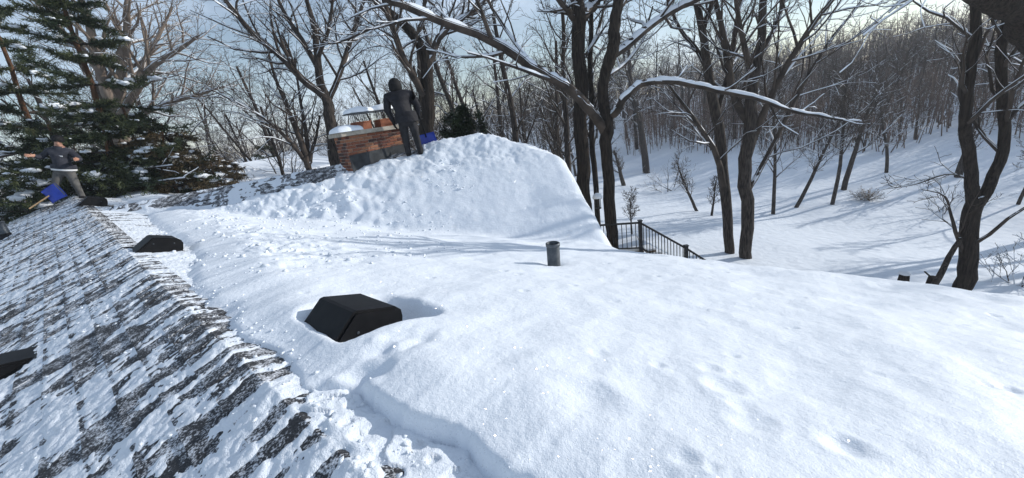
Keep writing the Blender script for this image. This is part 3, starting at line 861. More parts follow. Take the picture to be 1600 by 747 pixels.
def slope_matrix(p, side, turn=0.0, sink=0.0):
    """frame lying on the roof: y down the slope"""
    dn = np.array([VH[0], VH[1], -TR]) if side > 0 else np.array([-VH[0], -VH[1], -TL])
    dn /= np.linalg.norm(dn)
    ex = np.array([UH[0], UH[1], 0]) * (-1 if side > 0 else 1)
    ex = ex * 1.0; ez = np.cross(ex, dn)
    if ez[2] < 0: ex = -ex; ez = np.cross(ex, dn)
    Mx = Matrix(((ex[0], dn[0], ez[0], p[0]), (ex[1], dn[1], ez[1], p[1]), (ex[2], dn[2], ez[2], p[2] - sink), (0, 0, 0, 1)))
    return Mx @ Matrix.Rotation(turn, 4, 'Z')
p = V1.copy(); p[2] = float(roofz(p[0], p[1])) + 0.006
box_vent(p, 0, slope_matrix(p, 1), 'black box roof vent sunk in a round hollow of deep smooth snow', 0.40, 0.38, 0.205)
p = V2.copy(); p[2] = float(roofz(p[0], p[1])) + 0.004
box_vent(p, 0, slope_matrix(p, 1), 'black box roof vent on the scraped strip between ridge and deep snow', 0.38, 0.36, 0.165)
p = V3.copy(); p[2] = float(roofz(p[0], p[1])) + 0.004
box_vent(p, 0, slope_matrix(p, 1), 'black box roof vent at the feet of the man in the black knit cap', 0.44, 0.40, 0.2)
p = V4.copy(); p[2] = float(roofz(p[0], p[1])) + 0.014
box_vent(p, 0, slope_matrix(p, -1), 'low black roof vent on the patchy slope of bare shingles', 0.30, 0.34, 0.085)
def vent_pipe(p, zb, r, zt, label, lean):
    root = empty('vent_pipe', (p[0], p[1], zb)); tag(root, label, 'vent pipe')
    root.rotation_euler = lean
    h = zt - zb
    mb = MB(); mb.lathe([(r * .84, h - .12), (r * .84, h - .004), (r * .9, h), (r, h - .006), (r, 0), (r * 1.0, -.02)], k=28)
    mb.build('pipe', M_METAL, root, True)
    mb = MB(); mb.lathe([(r * 1.0, h - .035), (r * 1.09, h - .033), (r * 1.09, h - .004), (r * 1.0, h - .001)], k=28); mb.build('collar', M_METAL, root, True)
    mb = MB(); mb.lathe([(0.001, h - .11), (r * .85, h - .11)], k=20); mb.build('bore', M_DARK, root)
    mb = MB(); mb.lathe([(r * 1.01, .10), (r * 1.12, .06), (r * 1.7, .01), (r * 3, -.01)], k=24); mb.build('boot', M_PLAST, root, True)
zt = at(860, 380, PI1[1])[2]
vent_pipe(PI1, float(roofz(PI1[0], PI1[1])), 11.0 / 600 * 3.7, zt, 'short grey metal vent pipe standing alone in smooth deep snow', (0, radians(3), 0))
zt = at(8, 345, PI2[1])[2]
vent_pipe(PI2, float(roofz(PI2[0], PI2[1])), 0.085, zt, 'grey vent pipe on the scraped shingle slope beyond the low vent', (0, 0, 0))

# ------------------------------------------------------------------ ground
def gz(x, y):
    x = np.asarray(x, float); y = np.asarray(y, float)
    a = x * 0.78 + y * 0.50
    h = 4.2 * sstep(30, 80, a) + 1.0 * sstep(45, 90, y)
    h = h - 1.2 * sstep(8, 22, a) * sstep(40, 26, a)
    r = np.hypot(x, y)
    return h + 0.22 * fbm(x * 0.11, y * 0.11, 3, 70) * sstep(12, 25, r) + 0.03 * fbm(x * .8, y * .8, 2, 71)
ga = axis(-190, 190, 0.35, 0.03)
GX, GY = np.meshgrid(ga, ga + 14, indexing='ij')
GZ = gz(GX, GY)
V = np.stack([GX, GY, GZ], -1).reshape(-1, 3)
F = grid_faces(len(ga), len(ga), np.ones(GX.shape, bool)).reshape(-1, 4)
tag(mk('ground', V, F, M_GSNOW), kind='structure')
def ground_hit(px, py):
    d = ray(px, py); t = np.arange(4, 160, 0.05)
    P = d[None] * t[:, None]; k = np.argmax(P[:, 2] + EYE < gz(P[:, 0], P[:, 1]))
    return np.array([P[k, 0], P[k, 1], float(gz(P[k, 0], P[k, 1]))])

# ------------------------------------------------------------------ bare trees
class Tree:
    def __init__(s, seed): s.R = np.random.RandomState(seed); s.polys = []
    def add(s, pts, rad, lev): s.polys.append((np.asarray(pts, float), np.asarray(rad, float), lev))
NSEG = (9, 7, 5, 4, 3)
def grow(t, p, d, L, r, lev, cfg):
    R = t.R; n = NSEG[min(lev, 4)]
    pts = [np.array(p, float)]; d = np.array(d, float); d /= np.linalg.norm(d)
    wob = cfg['wob'][min(lev, len(cfg['wob']) - 1)]
    for i in range(n):
        d = d + R.normal(0, wob, 3) + np.array([0, 0, cfg['trop'][min(lev, len(cfg['trop']) - 1)]])
        d /= np.linalg.norm(d)
        pts.append(pts[-1] + d * L / n)
    pts = np.array(pts)
    rad = np.maximum(r * (1 - np.linspace(0, 1, n + 1) ** 1.1 * (0.72 if lev else 0.62)), (0, .006, .006, .0055, .005)[min(lev, 4)])
    t.add(pts, rad, lev)
    spawn(t, pts, rad, lev, L, cfg)
def spawn(t, pts, rad, lev, L, cfg, count=None, t0=None):
    if lev >= cfg['max']: return
    R = t.R
    nch = count if count is not None else cfg['n'][lev]
    nch = max(1, int(round(nch * R.uniform(.8, 1.2))))
    lo = t0 if t0 is not None else cfg['t0'][lev]
    n = len(pts) - 1
    az = R.uniform(0, 2 * pi)
    for k in range(nch):
        s = lo + (1 - lo) * (k + R.uniform(0, 1)) / nch
        f = s * n; i = min(int(f), n - 1); f -= i
        p = pts[i] * (1 - f) + pts[i + 1] * f
        rr = rad[i] * (1 - f) + rad[i + 1] * f
        T = pts[i + 1] - pts[i]; T /= np.linalg.norm(T) + 1e-9
        a = np.cross(T, [0.3, 0.2, 1.0]); a /= np.linalg.norm(a) + 1e-9; b = np.cross(T, a)
        az += 2.4 + R.uniform(-.5, .5)
        an = cfg['ang'][lev] * R.uniform(.7, 1.25)
        d = T * cos(an) + (a * cos(az) + b * sin(az)) * sin(an)
        if lev >= 1 and d[2] < -0.25: d[2] *= 0.3
        Lc = L * cfg['len'][lev] * (1.05 - 0.55 * s) * R.uniform(.7, 1.25)
        grow(t, p, d, Lc, min(rr * cfg['rad'][lev] * R.uniform(.75, 1.1), rr * .9), lev + 1, cfg)
CFG_TREE = dict(max=4, n=(10, 8, 6, 4), t0=(.35, .2, .2, .2), ang=(.75, .75, .7, .65), len=(.5, .5, .5, .55), rad=(.5, .5, .55, .6), wob=(.05, .11, .15, .18, .2), trop=(.03, .05, .04, .02, .01))
CFG_SLIM = dict(max=3, n=(16, 8, 5), t0=(.3, .2, .2), ang=(.7, .7, .7), len=(.36, .5, .55), rad=(.42, .5, .55), wob=(.05, .1, .15, .18), trop=(.03, .06, .03, .01))
CFG_BUSH = dict(max=3, n=(6, 5, 4), t0=(.2, .2, .2), ang=(.5, .6, .7), len=(.6, .55, .5), rad=(.6, .6, .6), wob=(.08, .12, .18, .2), trop=(.02, .02, .02, .01))
def snow_strips(polys, seed, amt=1.0, rmin=0.006):
    R = np.random.RandomState(seed)
    groups = {}
    for p, r in polys:
        if r[0] > rmin: groups.setdefault(len(p), []).append((p, r))
    Vs, Fs, off = [], [], 0
    for n, lst in groups.items():
        # resample finer so the snow has gaps
        sub = 3
        tt = np.linspace(0, n - 1, (n - 1) * sub + 1); i0 = np.minimum(tt.astype(int), n - 2); f = tt - i0
        P = np.array([a for a, _ in lst]); Rr = np.array([b for _, b in lst])
        P = P[:, i0] * (1 - f)[None, :, None] + P[:, i0 + 1] * f[None, :, None]
        Rr = Rr[:, i0] * (1 - f) + Rr[:, i0 + 1] * f
        m, n2 = Rr.shape
        T = np.gradient(P, axis=1); T /= np.linalg.norm(T, axis=2, keepdims=True) + 1e-9
        sd = np.cross(T, [0, 0, 1.0]); sd /= np.linalg.norm(sd, axis=2, keepdims=True) + 1e-6
        up = np.cross(sd, T)
        hz = np.sqrt(np.clip(1 - T[:, :, 2] ** 2, 0, 1))
        g = R.uniform(-0.25, 1.15, (m, n2)); g = (g + np.roll(g, 1, 1) + np.roll(g, -1, 1)) / 3 * 1.3
        fct = np.clip((hz - 0.50) / 0.28, 0, 1) * np.clip(g, 0, 1) * amt
        th = fct * (0.5 * np.minimum(Rr, .12) + 0.012)
        e = fct > 0.02
        prof = [(-.93, .22, 0), (-.62, .55, .8), (0, .75, 1.05), (.62, .55, .8), (.93, .22, 0)]
        V = np.stack([P + sd * (a * Rr)[..., None] * np.where(e, 1.0, .8)[..., None] + up * (b * Rr * np.where(e, 1, .6) + c * th)[..., None] for a, b, c in prof], 2)
        k = len(prof)
        idx = np.arange(m * n2 * k).reshape(m, n2, k)
        F = np.stack([idx[:, :-1, :-1], idx[:, :-1, 1:], idx[:, 1:, 1:], idx[:, 1:, :-1]], -1)
        kp = (fct[:, :-1] > .02) | (fct[:, 1:] > .02)
        F = F[kp].reshape(-1, 4)
        Vs.append(V.reshape(-1, 3)); Fs.append(F + off); off += m * n2 * k
    if not Vs: return None
    V = np.concatenate(Vs); F = np.concatenate(Fs)
    if not len(F): return None
    return compact(V, F)
def tree_meshes(t, tag_, bark, twig, seed=1, snow=1.0, snow_rmin=0.006, base=(0, 0, 0)):
    base = np.array(base, float)
    out_ = {}
    sides = (10, 7, 5, 3, 3)
    A = [(p - base, r) for p, r, l in t.polys if l == 0]
    V, F = tubes(A, 12); out_['trunk'] = mesh_from('trunk', V, F); out_['trunk'].materials.append(bark)
    Vs, Fs, off = [], [], 0
    for lev in range(1, 5):
        B = [(p - base, r) for p, r, l in t.polys if l == lev]
        if not B: continue
        V, F = tubes(B, sides[lev]); Vs.append(V); Fs.append(F + off); off += len(V)
    if Vs:
        out_['crown'] = mesh_from('crown', np.concatenate(Vs), np.concatenate(Fs)); out_['crown'].materials.append(twig)
    if snow > 0:
        r_ = snow_strips([(p - base, r) for p, r, l in t.polys if l <= 3], seed, snow, snow_rmin)
        if r_: out_['snow'] = mesh_from('branch_snow', *r_); out_['snow'].materials.append(M_SNOWB)
    return out_
def place_tree(ms, name, loc, rz, sc, label, group=None, cat='tree'):
    root = empty(name, loc, rz); root.scale = (sc, sc, sc)
    tag(root, label, cat, group)
    for k in ('trunk', 'crown', 'snow'):
        if k in ms:
            c_ = obj({'snow': 'branch_snow'}.get(k, k), ms[k], None, root)
            if k != 'trunk': c_['kind'] = 'stuff'
    return root
def smooth_line(P, n):
    P = np.asarray(P, float); m = len(P)
    Q = np.vstack([2 * P[0] - P[1], P, 2 * P[-1] - P[-2]])
    o_ = []
    for s in np.linspace(0, m - 1, n):
        i = min(int(s), m - 2); f = s - i
        a, b, c, d = Q[i], Q[i + 1], Q[i + 2], Q[i + 3]
        o_.append(0.5 * ((2 * b) + (-a + c) * f + (2 * a - 5 * b + 4 * c - d) * f * f + (-a + 3 * b - 3 * c + d) * f ** 3))
    return np.array(o_)
def limb(t, pix, wid, lev, n=18, kids=None, cfg=CFG_TREE, t0=.15, kl=None, jit=0.6):
    """a limb traced through (px, py, distance) with photo widths; kids = random side branches"""
    P = np.array([at(x, y, Y) for x, y, Y in pix])
    pts = smooth_line(P, n)
    r = np.interp(np.linspace(0, 1, n), np.linspace(0, 1, len(wid)), np.array(wid) / 2) / FPX * np.interp(np.linspace(0, 1, n), np.linspace(0, 1, len(pix)), [q[2] for q in pix]) * 0.95
    L = np.linalg.norm(np.diff(pts, axis=0), axis=1).sum()
    w_ = t.R.normal(0, 1, (n, 3)); w_ = (w_ + np.roll(w_, 1, 0) + np.roll(w_, -1, 0)) / 3
    pts[1:-1] += w_[1:-1] * r[1:-1, None] * jit * .5
    t.add(pts, r, lev)
    if kids: spawn(t, pts, r, max(lev, 1) if kl is None else kl, L * 1.0, cfg, kids * 1.7, t0)
    return pts, r
def to_ground(t, px, py, Y, w, lev=0, lean=(0, 0)):
    """carry a trunk from its lowest visible point down to the yard"""
    p = at(px, py, Y); g = float(gz(p[0], p[1])) - .15
    r = w / 2 / FPX * Y * .95
    n = 7
    q = np.array([p[0] + lean[0], p[1] + lean[1], g])
    s = np.linspace(0, 1, n)[:, None]
    pts = p * (1 - s) + q * s
    rad = r * (1 + .35 * np.linspace(0, 1, n) ** 4)
    t.add(pts[::-1], rad[::-1], lev)
    return q

# hero tree: the pair of big trunks beside the far gable
YA = 12.4
t = Tree(21)
base = to_ground(t, 914, 318, YA + .5, 23)
limb(t, [(914, 320, YA + .5), (910, 250, YA + .5), (909, 150, YA + .5), (905, 80, YA + .5), (904, 26, YA + .5), (899, -10, YA + .5), (893, -80, YA + .5), (880, -200, YA + .5)], [23, 22, 21, 20, 21, 18, 14, 8], 0, 30, None)
limb(t, [(902, 34, YA + .5), (890, 18, YA + .3), (872, -4, YA), (840, -70, YA)], [11, 9, 8, 4], 1, 14, 7)
limb(t, [(906, 30, YA + .5), (920, 14, YA + .8), (932, -6, YA + 1), (945, -100, YA + 1.4)], [17, 15, 13, 6], 1, 14, 7)
limb(t, [(905, 100, YA + .5), (925, 70, YA + 1), (940, 30, YA + 1.6), (950, -40, YA + 2)], [6, 5, 4, 2], 1, 12, 5)
ms = tree_meshes(t, 'a', M_BARK, M_TWIG, 1, 1.25, .008, base)
place_tree(ms, 'oak_tree', base, 0, 1, 'straight big dark trunk rising close behind the rounded snowy gable')
t = Tree(22)
YB = 12.0
base = to_ground(t, 957, 372, YB, 19)
limb(t, [(957, 375, YB), (952, 330, YB), (947, 250, YB), (944, 200, YB), (945, 160, YB), (944, 125, YB), (951, 90, YB), (958, 60, YB), (964, 20, YB), (969, -10, YB), (975, -80, YB), (985, -200, YB)],
     [20, 20, 18, 21, 17, 16, 19, 18, 16, 14, 11, 6], 0, 36, None)
limb(t, [(943, 205, YB), (930, 184, YB - .35), (915, 163, YB - .5), (896, 145, YB - .5), (868, 127, YB - .55), (835, 108, YB - .6), (800, 84, YB - .7), (740, 52, YB - 1), (690, 36, YB - 1.3), (640, 14, YB - 1.6), (600, -4, YB - 1.8), (520, -60, YB - 2)],
     [15, 16, 16, 16, 15, 15, 14, 13, 12, 11, 9, 5], 1, 36, 6, CFG_TREE, .35)
limb(t, [(946, 196, YB), (958, 172, YB - .2), (975, 150, YB - .4), (998, 132, YB - .5), (1040, 128, YB - .8), (1100, 134, YB - 1), (1160, 148, YB - 1.2), (1230, 172, YB - 1.4), (1290, 182, YB - 1.5), (1345, 190, YB - 1.6)],
     [13, 13, 12, 11, 10, 9, 8, 7, 5, 3], 1, 30, 4, dict(CFG_SLIM, len=(.36, .22, .5), n=(16, 3, 3)), .3, jit=1.3)
limb(t, [(954, 86, YB), (980, 70, YB + .3), (1025, 34, YB + .6), (1060, 12, YB + .9), (1100, -8, YB + 1.1), (1180, -70, YB + 1.4)], [13, 13, 11, 10, 9, 5], 1, 20, 6, CFG_TREE, .3)
limb(t, [(964, 20, YB), (985, -20, YB + .4), (1020, -90, YB + .9)], [10, 8, 4], 1, 10, 7)
limb(t, [(965, 10, YB), (950, -30, YB + .4), (925, -110, YB + .9)], [10, 8, 4], 1, 10, 7)
limb(t, [(948, 120, YB), (980, 95, YB + .8), (1005, 60, YB + 1.2), (1020, 10, YB + 1.5)], [6, 5, 4, 2], 1, 12, 5)
ms = tree_meshes(t, 'b', M_BARK, M_TWIG, 2, 1.25, .008, base)
place_tree(ms, 'oak_tree', base, 0, 1, 'big dark tree behind the black railing with long snow-laden limbs reaching to both sides')
t = Tree(23)
base = to_ground(t, 933, 328, 13.6, 9)
limb(t, [(933, 330, 13.6), (928, 260, 13.6), (924, 190, 13.6), (922, 120, 13.7), (924, 40, 13.8), (922, -60, 14)], [9, 9, 9, 8, 7, 4], 0, 20, 12, CFG_SLIM, .3, 0)
place_tree(tree_meshes(t, 'c', M_BARK, M_TWIG, 3, .8, .01, base), 'bare_tree', base, 0, 1, 'slender trunk squeezed between the two big dark trunks')

# tree pair on the slope beyond the eave
YC = 14.0
t = Tree(24)
base = to_ground(t, 1140, 404, YC, 15)
limb(t, [(1140, 406, YC), (1136, 340, YC), (1130, 270, YC), (1122, 190, YC), (1108, 110, YC), (1100, 60, YC), (1088, 0, YC), (1075, -90, YC)], [16, 16, 17, 16, 13, 11, 9, 5], 0, 24, None)
limb(t, [(1133, 300, YC), (1120, 240, YC - .3), (1095, 200, YC - .6), (1065, 160, YC - .8), (1030, 110, YC - 1)], [10, 9, 7, 5, 2], 1, 14, 5)
limb(t, [(1110, 120, YC), (1090, 80, YC + .5), (1060, 40, YC + 1), (1035, -20, YC + 1.4)], [8, 7, 5, 3], 1, 12, 6)
limb(t, [(1120, 180, YC), (1140, 110, YC + .5), (1150, 40, YC + .8), (1165, -40, YC + 1)], [9, 8, 7, 4], 1, 12, 7)
limb(t, [(1098, 50, YC), (1112, 0, YC - .3), (1120, -80, YC - .6)], [8, 6, 3], 1, 10, 6)
ms = tree_meshes(t, 'd', M_BARKG, M_TWIG, 4, .8, .009, base)
place_tree(ms, 'bare_tree', base, 0, 1, 'forked grey tree leaning toward the railing beyond the snowy eave')
t = Tree(25)
YC2 = 13.2
base = to_ground(t, 1166, 408, YC2, 20)
limb(t, [(1166, 410, YC2), (1166, 350, YC2), (1167, 280, YC2), (1170, 210, YC2), (1176, 140, YC2), (1186, 80, YC2), (1190, 20, YC2), (1196, -80, YC2)], [20, 20, 20, 20, 16, 13, 11, 6], 0, 24, None)
limb(t, [(1172, 195, YC2), (1150, 150, YC2 + .2), (1136, 90, YC2 + .4), (1124, 30, YC2 + .6), (1108, -50, YC2 + .8)], [13, 12, 10, 8, 4], 1, 16, 7)
limb(t, [(1170, 240, YC2), (1195, 170, YC2 - .2), (1225, 110, YC2 - .4), (1262, 50, YC2 - .6), (1300, 0, YC2 - .8), (1350, -60, YC2 - 1)], [11, 10, 9, 8, 6, 3], 1, 18, 8, CFG_TREE, .2)
limb(t, [(1168, 300, YC2), (1190, 260, YC2 + .3), (1222, 200, YC2 + .5), (1262, 120, YC2 + .6), (1300, 60, YC2 + .7), (1345, 5, YC2 + .8)], [9, 8, 7, 6, 5, 2], 1, 18, 6, CFG_SLIM, .2)
limb(t, [(1186, 90, YC2), (1212, 40, YC2 + .5), (1232, -20, YC2 + .9)], [9, 7, 4], 1, 10, 6)
limb(t, [(1178, 130, YC2), (1160, 60, YC2 - .4), (1150, 0, YC2 - .6), (1140, -70, YC2 - .8)], [9, 8, 6, 3], 1, 12, 6)
ms = tree_meshes(t, 'e', M_BARKG, M_TWIG, 5, .8, .009, base)
place_tree(ms, 'bare_tree', base, 0, 1, 'many-limbed grey tree with brown trunk beside the leaning forked tree')

# right tree with two stems
YD = 8.6
t = Tree(26)
base = to_ground(t, 1504, 446, YD, 26)
limb(t, [(1504, 448, YD), (1511, 390, YD), (1518, 330, YD), (1524, 310, YD)], [27, 25, 24, 22], 0, 12, None)
limb(t, [(1521, 320, YD), (1518, 270, YD), (1512, 215, YD), (1506, 180, YD), (1514, 120, YD), (1523, 60, YD), (1526, 0, YD), (1530, -80, YD)], [19, 17, 16, 15, 14, 13, 11, 7], 0, 22, 5, CFG_SLIM, .3, 1)
limb(t, [(1520, 330, YD), (1545, 285, YD), (1560, 250, YD), (1570, 200, YD), (1566, 140, YD), (1564, 80, YD), (1575, 20, YD), (1590, -60, YD)], [17, 16, 15, 14, 13, 13, 12, 8], 0, 22, 5, CFG_SLIM, .3, 1)
limb(t, [(1515, 385, YD), (1545, 366, YD - .3), (1575, 342, YD - .5), (1612, 318, YD - .7)], [7, 6, 5, 4], 1, 10, None)
limb(t, [(1508, 400, YD), (1494, 366, YD), (1484, 330, YD + .2), (1474, 305, YD + .3), (1440, 296, YD + .4)], [8, 6, 4, 3, 1.5], 1, 12, 4, CFG_SLIM)
limb(t, [(1515, 280, YD), (1480, 272, YD + .3), (1430, 288, YD + .8), (1380, 296, YD + 1)], [4, 3, 2.5, 1], 1, 12, 4, CFG_SLIM)
ms = tree_meshes(t, 'f', M_BARK, M_TWIG, 6, 1.0, .008, base)
place_tree(ms, 'bare_tree', base, 0, 1, 'dark twin-stemmed tree rising past the end of the snowy eave')
t = Tree(27)     # big bough overhanging from a trunk outside the frame
q0 = at(1720, 330, 7.5)
base = np.array([q0[0], q0[1], float(gz(q0[0], q0[1])) - .1])
t.add(np.linspace(base, q0, 8), np.linspace(.34, .27, 8), 0)
limb(t, [(1720, 332, 7.5), (1700, 180, 7.4), (1650, 90, 7.2), (1612, 42, 7.0), (1575, 12, 6.8), (1530, -12, 6.7), (1480, -60, 6.6)], [44, 42, 42, 44, 40, 32, 14], 0, 26, 5, CFG_SLIM, .75, 1)
ms = tree_meshes(t, 'g', M_BARK, M_TWIG, 7, 1.3, .006, base)
place_tree(ms, 'oak_tree', base, 0, 1, 'massive dark bough with snow curving over the twin-stemmed tree')
# leaning dead pole propped against the twin-stemmed tree
t = Tree(28)
g0 = at(1440, 480, 8.3); g0[2] = float(gz(g0[0], g0[1])); 
limb(t, [(1425, 500, 8.2), (1464, 436, 8.3), (1485, 398, 8.45), (1501, 372, 8.55)], [11, 10, 8, 7], 0, 12, None)
p_end = t.polys[-1][0][0]
base = np.array([p_end[0] - .25, p_end[1] + .05, float(gz(p_end[0], p_end[1]))])
t.add(np.linspace(base, p_end, 6), np.linspace(.09, .075, 6), 0)
place_tree(tree_meshes(t, 'h', M_BARKG, M_TWIG, 8, .7, .01, base), 'dead_pole', base, 0, 1, 'thin dead trunk leaning against the twin-stemmed tree', cat='dead tree')

# trees behind the chimney
t = Tree(31); YE = 16
base = to_ground(t, 524, 250, YE, 20)
limb(t, [(524, 252, YE), (520, 200, YE), (513, 165, YE), (500, 130, YE), (497, 90, YE), (490, 40, YE), (470, -30, YE)], [20, 18, 16, 12, 10, 8, 4], 0, 20, None)
limb(t, [(510, 155, YE), (480, 130, YE - .3), (445, 95, YE - .6), (405, 60, YE - 1), (360, 10, YE - 1.3), (320, -40, YE - 1.5)], [12, 11, 9, 8, 6, 3], 1, 18, 10, CFG_TREE, .2)
limb(t, [(512, 160, YE), (530, 120, YE + .4), (545, 70, YE + .8), (565, 10, YE + 1), (580, -50, YE + 1)], [9, 8, 7, 5, 3], 1, 14, 10, CFG_TREE, .2)
limb(t, [(498, 110, YE), (470, 60, YE + .5), (440, 10, YE + 1), (420, -50, YE + 1.2)], [8, 7, 5, 3], 1, 14, 10)
limb(t, [(497, 90, YE), (515, 40, YE - .5), (520, -20, YE - .8)], [7, 5, 3], 1, 12, 8)
place_tree(tree_meshes(t, 'i', M_BARKG, M_TWIG, 9, .9, .008, base), 'bare_tree', base, 0, 1, 'spreading bare tree rising directly behind the brick chimney')
t = Tree(32); YF = 14.5
base = to_ground(t, 664, 230, YF, 22)
limb(t, [(664, 232, YF), (667, 180, YF), (667, 130, YF), (668, 96, YF), (655, 66, YF), (630, 36, YF), (600, 12, YF), (570, -20, YF), (540, -70, YF)], [23, 21, 19, 18, 14, 12, 10, 8, 4], 0, 26, None)
limb(t, [(668, 98, YF), (685, 60, YF + .2), (705, 40, YF + .4), (738, 18, YF + .6), (775, -20, YF + .8)], [12, 10, 9, 7, 4], 1, 16, 9, CFG_TREE, .2)
limb(t, [(665, 150, YF), (640, 110, YF - .4), (618, 60, YF - .6), (600, 0, YF - .8), (585, -60, YF - 1)], [12, 10, 9, 7, 3], 1, 16, 9, CFG_TREE, .2)
limb(t, [(650, 60, YF), (662, 20, YF + .3), (665, -40, YF + .6)], [8, 6, 4], 1, 12, 8)
limb(t, [(625, 34, YF), (590, 40, YF - .3), (540, 62, YF - .5), (500, 70, YF - .7)], [6, 5, 4, 2], 1, 12, 6)
place_tree(tree_meshes(t, 'j', M_BARK, M_TWIG, 10, 1.0, .008, base), 'bare_tree', base, 0, 1, 'dark forked tree right behind the hooded man')
t = Tree(33); YG = 15.5
base = to_ground(t, 482, 262, YG, 9)
for (pix, wd) in (([(482, 262, YG), (470, 220, YG), (455, 180, YG), (430, 120, YG), (415, 60, YG)], [10, 9, 7, 4, 2]),
                  ([(480, 256, YG), (455, 225, YG - .3), (420, 190, YG - .6), (370, 160, YG - .8), (330, 140, YG - 1)], [7, 6, 5, 3, 2]),
                  ([(482, 258, YG), (478, 210, YG + .3), (468, 150, YG + .5), (460, 90, YG + .7)], [7, 6, 4, 2]),
                  ([(482, 258, YG), (492, 220, YG + .3), (500, 180, YG + .5)], [6, 5, 2])):
    limb(t, pix, wd, 1, 14, 9, CFG_TREE, .2)
place_tree(tree_meshes(t, 'k', M_BARKG, M_TWIG, 11, .8, .008, base), 'bare_tree', base, 0, 1, 'low many-stemmed bare tree fanning out left of the chimney')
# big pale tree behind the pine
t = Tree(34); YH = 19
base = to_ground(t, 186, 210, YH, 22)
limb(t, [(186, 215, YH), (182, 170, YH), (165, 130, YH), (150, 90, YH), (140, 40, YH), (120, -30, YH)], [22, 19, 15, 12, 9, 4], 0, 20, 8, CFG_TREE, .3, 1)
limb(t, [(184, 180, YH), (190, 120, YH + .3), (195, 60, YH + .5), (200, 0, YH + .7), (205, -60, YH + 1)], [15, 13, 10, 7, 3], 1, 18, 10, CFG_TREE, .2)
limb(t, [(186, 185, YH), (215, 140, YH - .4), (240, 105, YH - .6), (290, 70, YH - .8), (310, 55, YH - 1)], [13, 11, 9, 6, 3], 1, 18, 10, CFG_TREE, .2)
limb(t, [(188, 195, YH), (240, 170, YH - .4), (300, 150, YH - .8), (350, 135, YH - 1)], [10, 8, 6, 3], 1, 16, 9, CFG_TREE, .2)
limb(t, [(205, 155, YH), (225, 100, YH + .4), (250, 50, YH + .7), (270, 10, YH + 1)], [9, 7, 5, 2], 1, 14, 9, CFG_TREE, .2)
limb(t, [(150, 100, YH), (110, 60, YH), (70, 20, YH), (40, -20, YH)], [9, 7, 5, 3], 1, 14, 8)
M_BARKP = mat('bark_pale', (0.13, 0.10, 0.08), 0.9, (0.24, 0.19, 0.15), 6, 0.5, 18, (1, 1, .2))
place_tree(tree_meshes(t, 'l', M_BARKP, M_BARKP, 12, .6, .01, base), 'bare_tree', base, 0, 1, 'tall pale-barked bare tree spreading above the snowy pine')

# ------------------------------------------------------------------ woods: copies of a few grown trees
protos = []
for i in range(5):
    t = Tree(100 + i); R = t.R
    H = R.uniform(9, 12)
    grow(t, (0, 0, -.2), (R.normal(0, .05), R.normal(0, .05), 1), H, R.uniform(.13, .2), 0, CFG_TREE if i < 3 else CFG_SLIM)
    if i in (0, 2):
        grow(t, (0, 0, .6), (R.normal(0, .3), R.normal(0, .3), 1), H * .8, .1, 0, CFG_SLIM)
    protos.append(tree_meshes(t, 'w%d' % i, (M_BARK, M_BARKG, M_BARK, M_BARKG, M_BARKG)[i], M_TWIG, 50 + i, .9, .012))
slims = []
for i in range(3):
    t = Tree(140 + i); R = t.R
    grow(t, (0, 0, -.15), (R.normal(0, .09), R.normal(0, .09), 1), R.uniform(4.5, 6.5), R.uniform(.05, .075), 0, CFG_SLIM)
    slims.append(tree_meshes(t, 's%d' % i, M_BARKG, M_TWIG, 70 + i, .9, .008))
rw = random.Random(9)
def clear_zone(px, py):
    """open snow seen below the wood"""
    if px < 955: return False
    lim = np.interp(px, [955, 1040, 1120, 1200, 1300, 1400, 1450, 1520, 1600, 1750], [250, 232, 238, 232, 236, 240, 212, 205, 215, 230])
    return py > lim
def wood(n, xr, yr, sc, label, group, name='bare_tree', pr=protos, mind=2.0, cond=None):
    got = []; tries = 0
    while len(got) < n and tries < n * 60:
        tries += 1
        x = rw.uniform(*xr); y = rw.uniform(*yr)
        z = float(gz(x, y)); px, py, dp = px_of((x, y, z))
        if dp < 8 or not (-250 < px < 1850): continue
        if clear_zone(px, py): continue
        if cond and not cond(x, y, px, py): continue
        if any((x - a) ** 2 + (y - b) ** 2 < mind ** 2 for a, b in got): continue
        got.append((x, y))
        place_tree(pr[rw.randrange(len(pr))], name, (x, y, z), rw.uniform(0, 6.28), rw.uniform(*sc), label, group)
wood(85, (14, 70), (10, 75), (.36, .62), 'leafless tree in the dense wood on the snowy hillside', 'trees of the hillside wood', mind=2.6, cond=lambda x, y, px, py: px > 1130 and x * .78 + y * .5 > 26)
wood(120, (10, 60), (8, 65), (.6, 1.05), 'thin sapling among the dense wood on the snowy hillside', 'saplings of the hillside wood', 'sapling', slims, 1.2, cond=lambda x, y, px, py: px > 1100 and x * .78 + y * .5 > 24)
wood(40, (-4, 30), (26, 75), (.7, 1.15), 'bare tree standing in the hollow beyond the two big dark trunks', 'trees in the hollow', mind=2.6, cond=lambda x, y, px, py: 690 < px < 1160)
wood(34, (-45, 2), (20, 60), (.75, 1.2), 'bare tree in the far yard beyond the chimney and pine', 'trees of the far yards', mind=3.0, cond=lambda x, y, px, py: px < 720)
for k_ in range(16):      # edge of the wood that runs on past the frame and shades the yard
    x_ = rw.uniform(17, 46); y_ = rw.uniform(-14, 14)
    if px_of((x_, y_, 2.0))[2] > 0 and px_of((x_, y_, 2.0))[0] < 1700: continue
    place_tree(protos[k_ % 5], 'bare_tree', (x_, y_, float(gz(x_, y_))), k_ * 1.3, rw.uniform(.8, 1.1), 'tree at the near edge of the wood beyond the massive snowy bough', 'trees at the near wood edge')
wood(14, (-6, 6), (16, 30), (.8, 1.15), 'slim dark tree close behind the snowy far roof peak', 'trees behind the far roof peak', 'bare_tree', protos[3:], 1.6, cond=lambda x, y, px, py: 690 < px < 900)
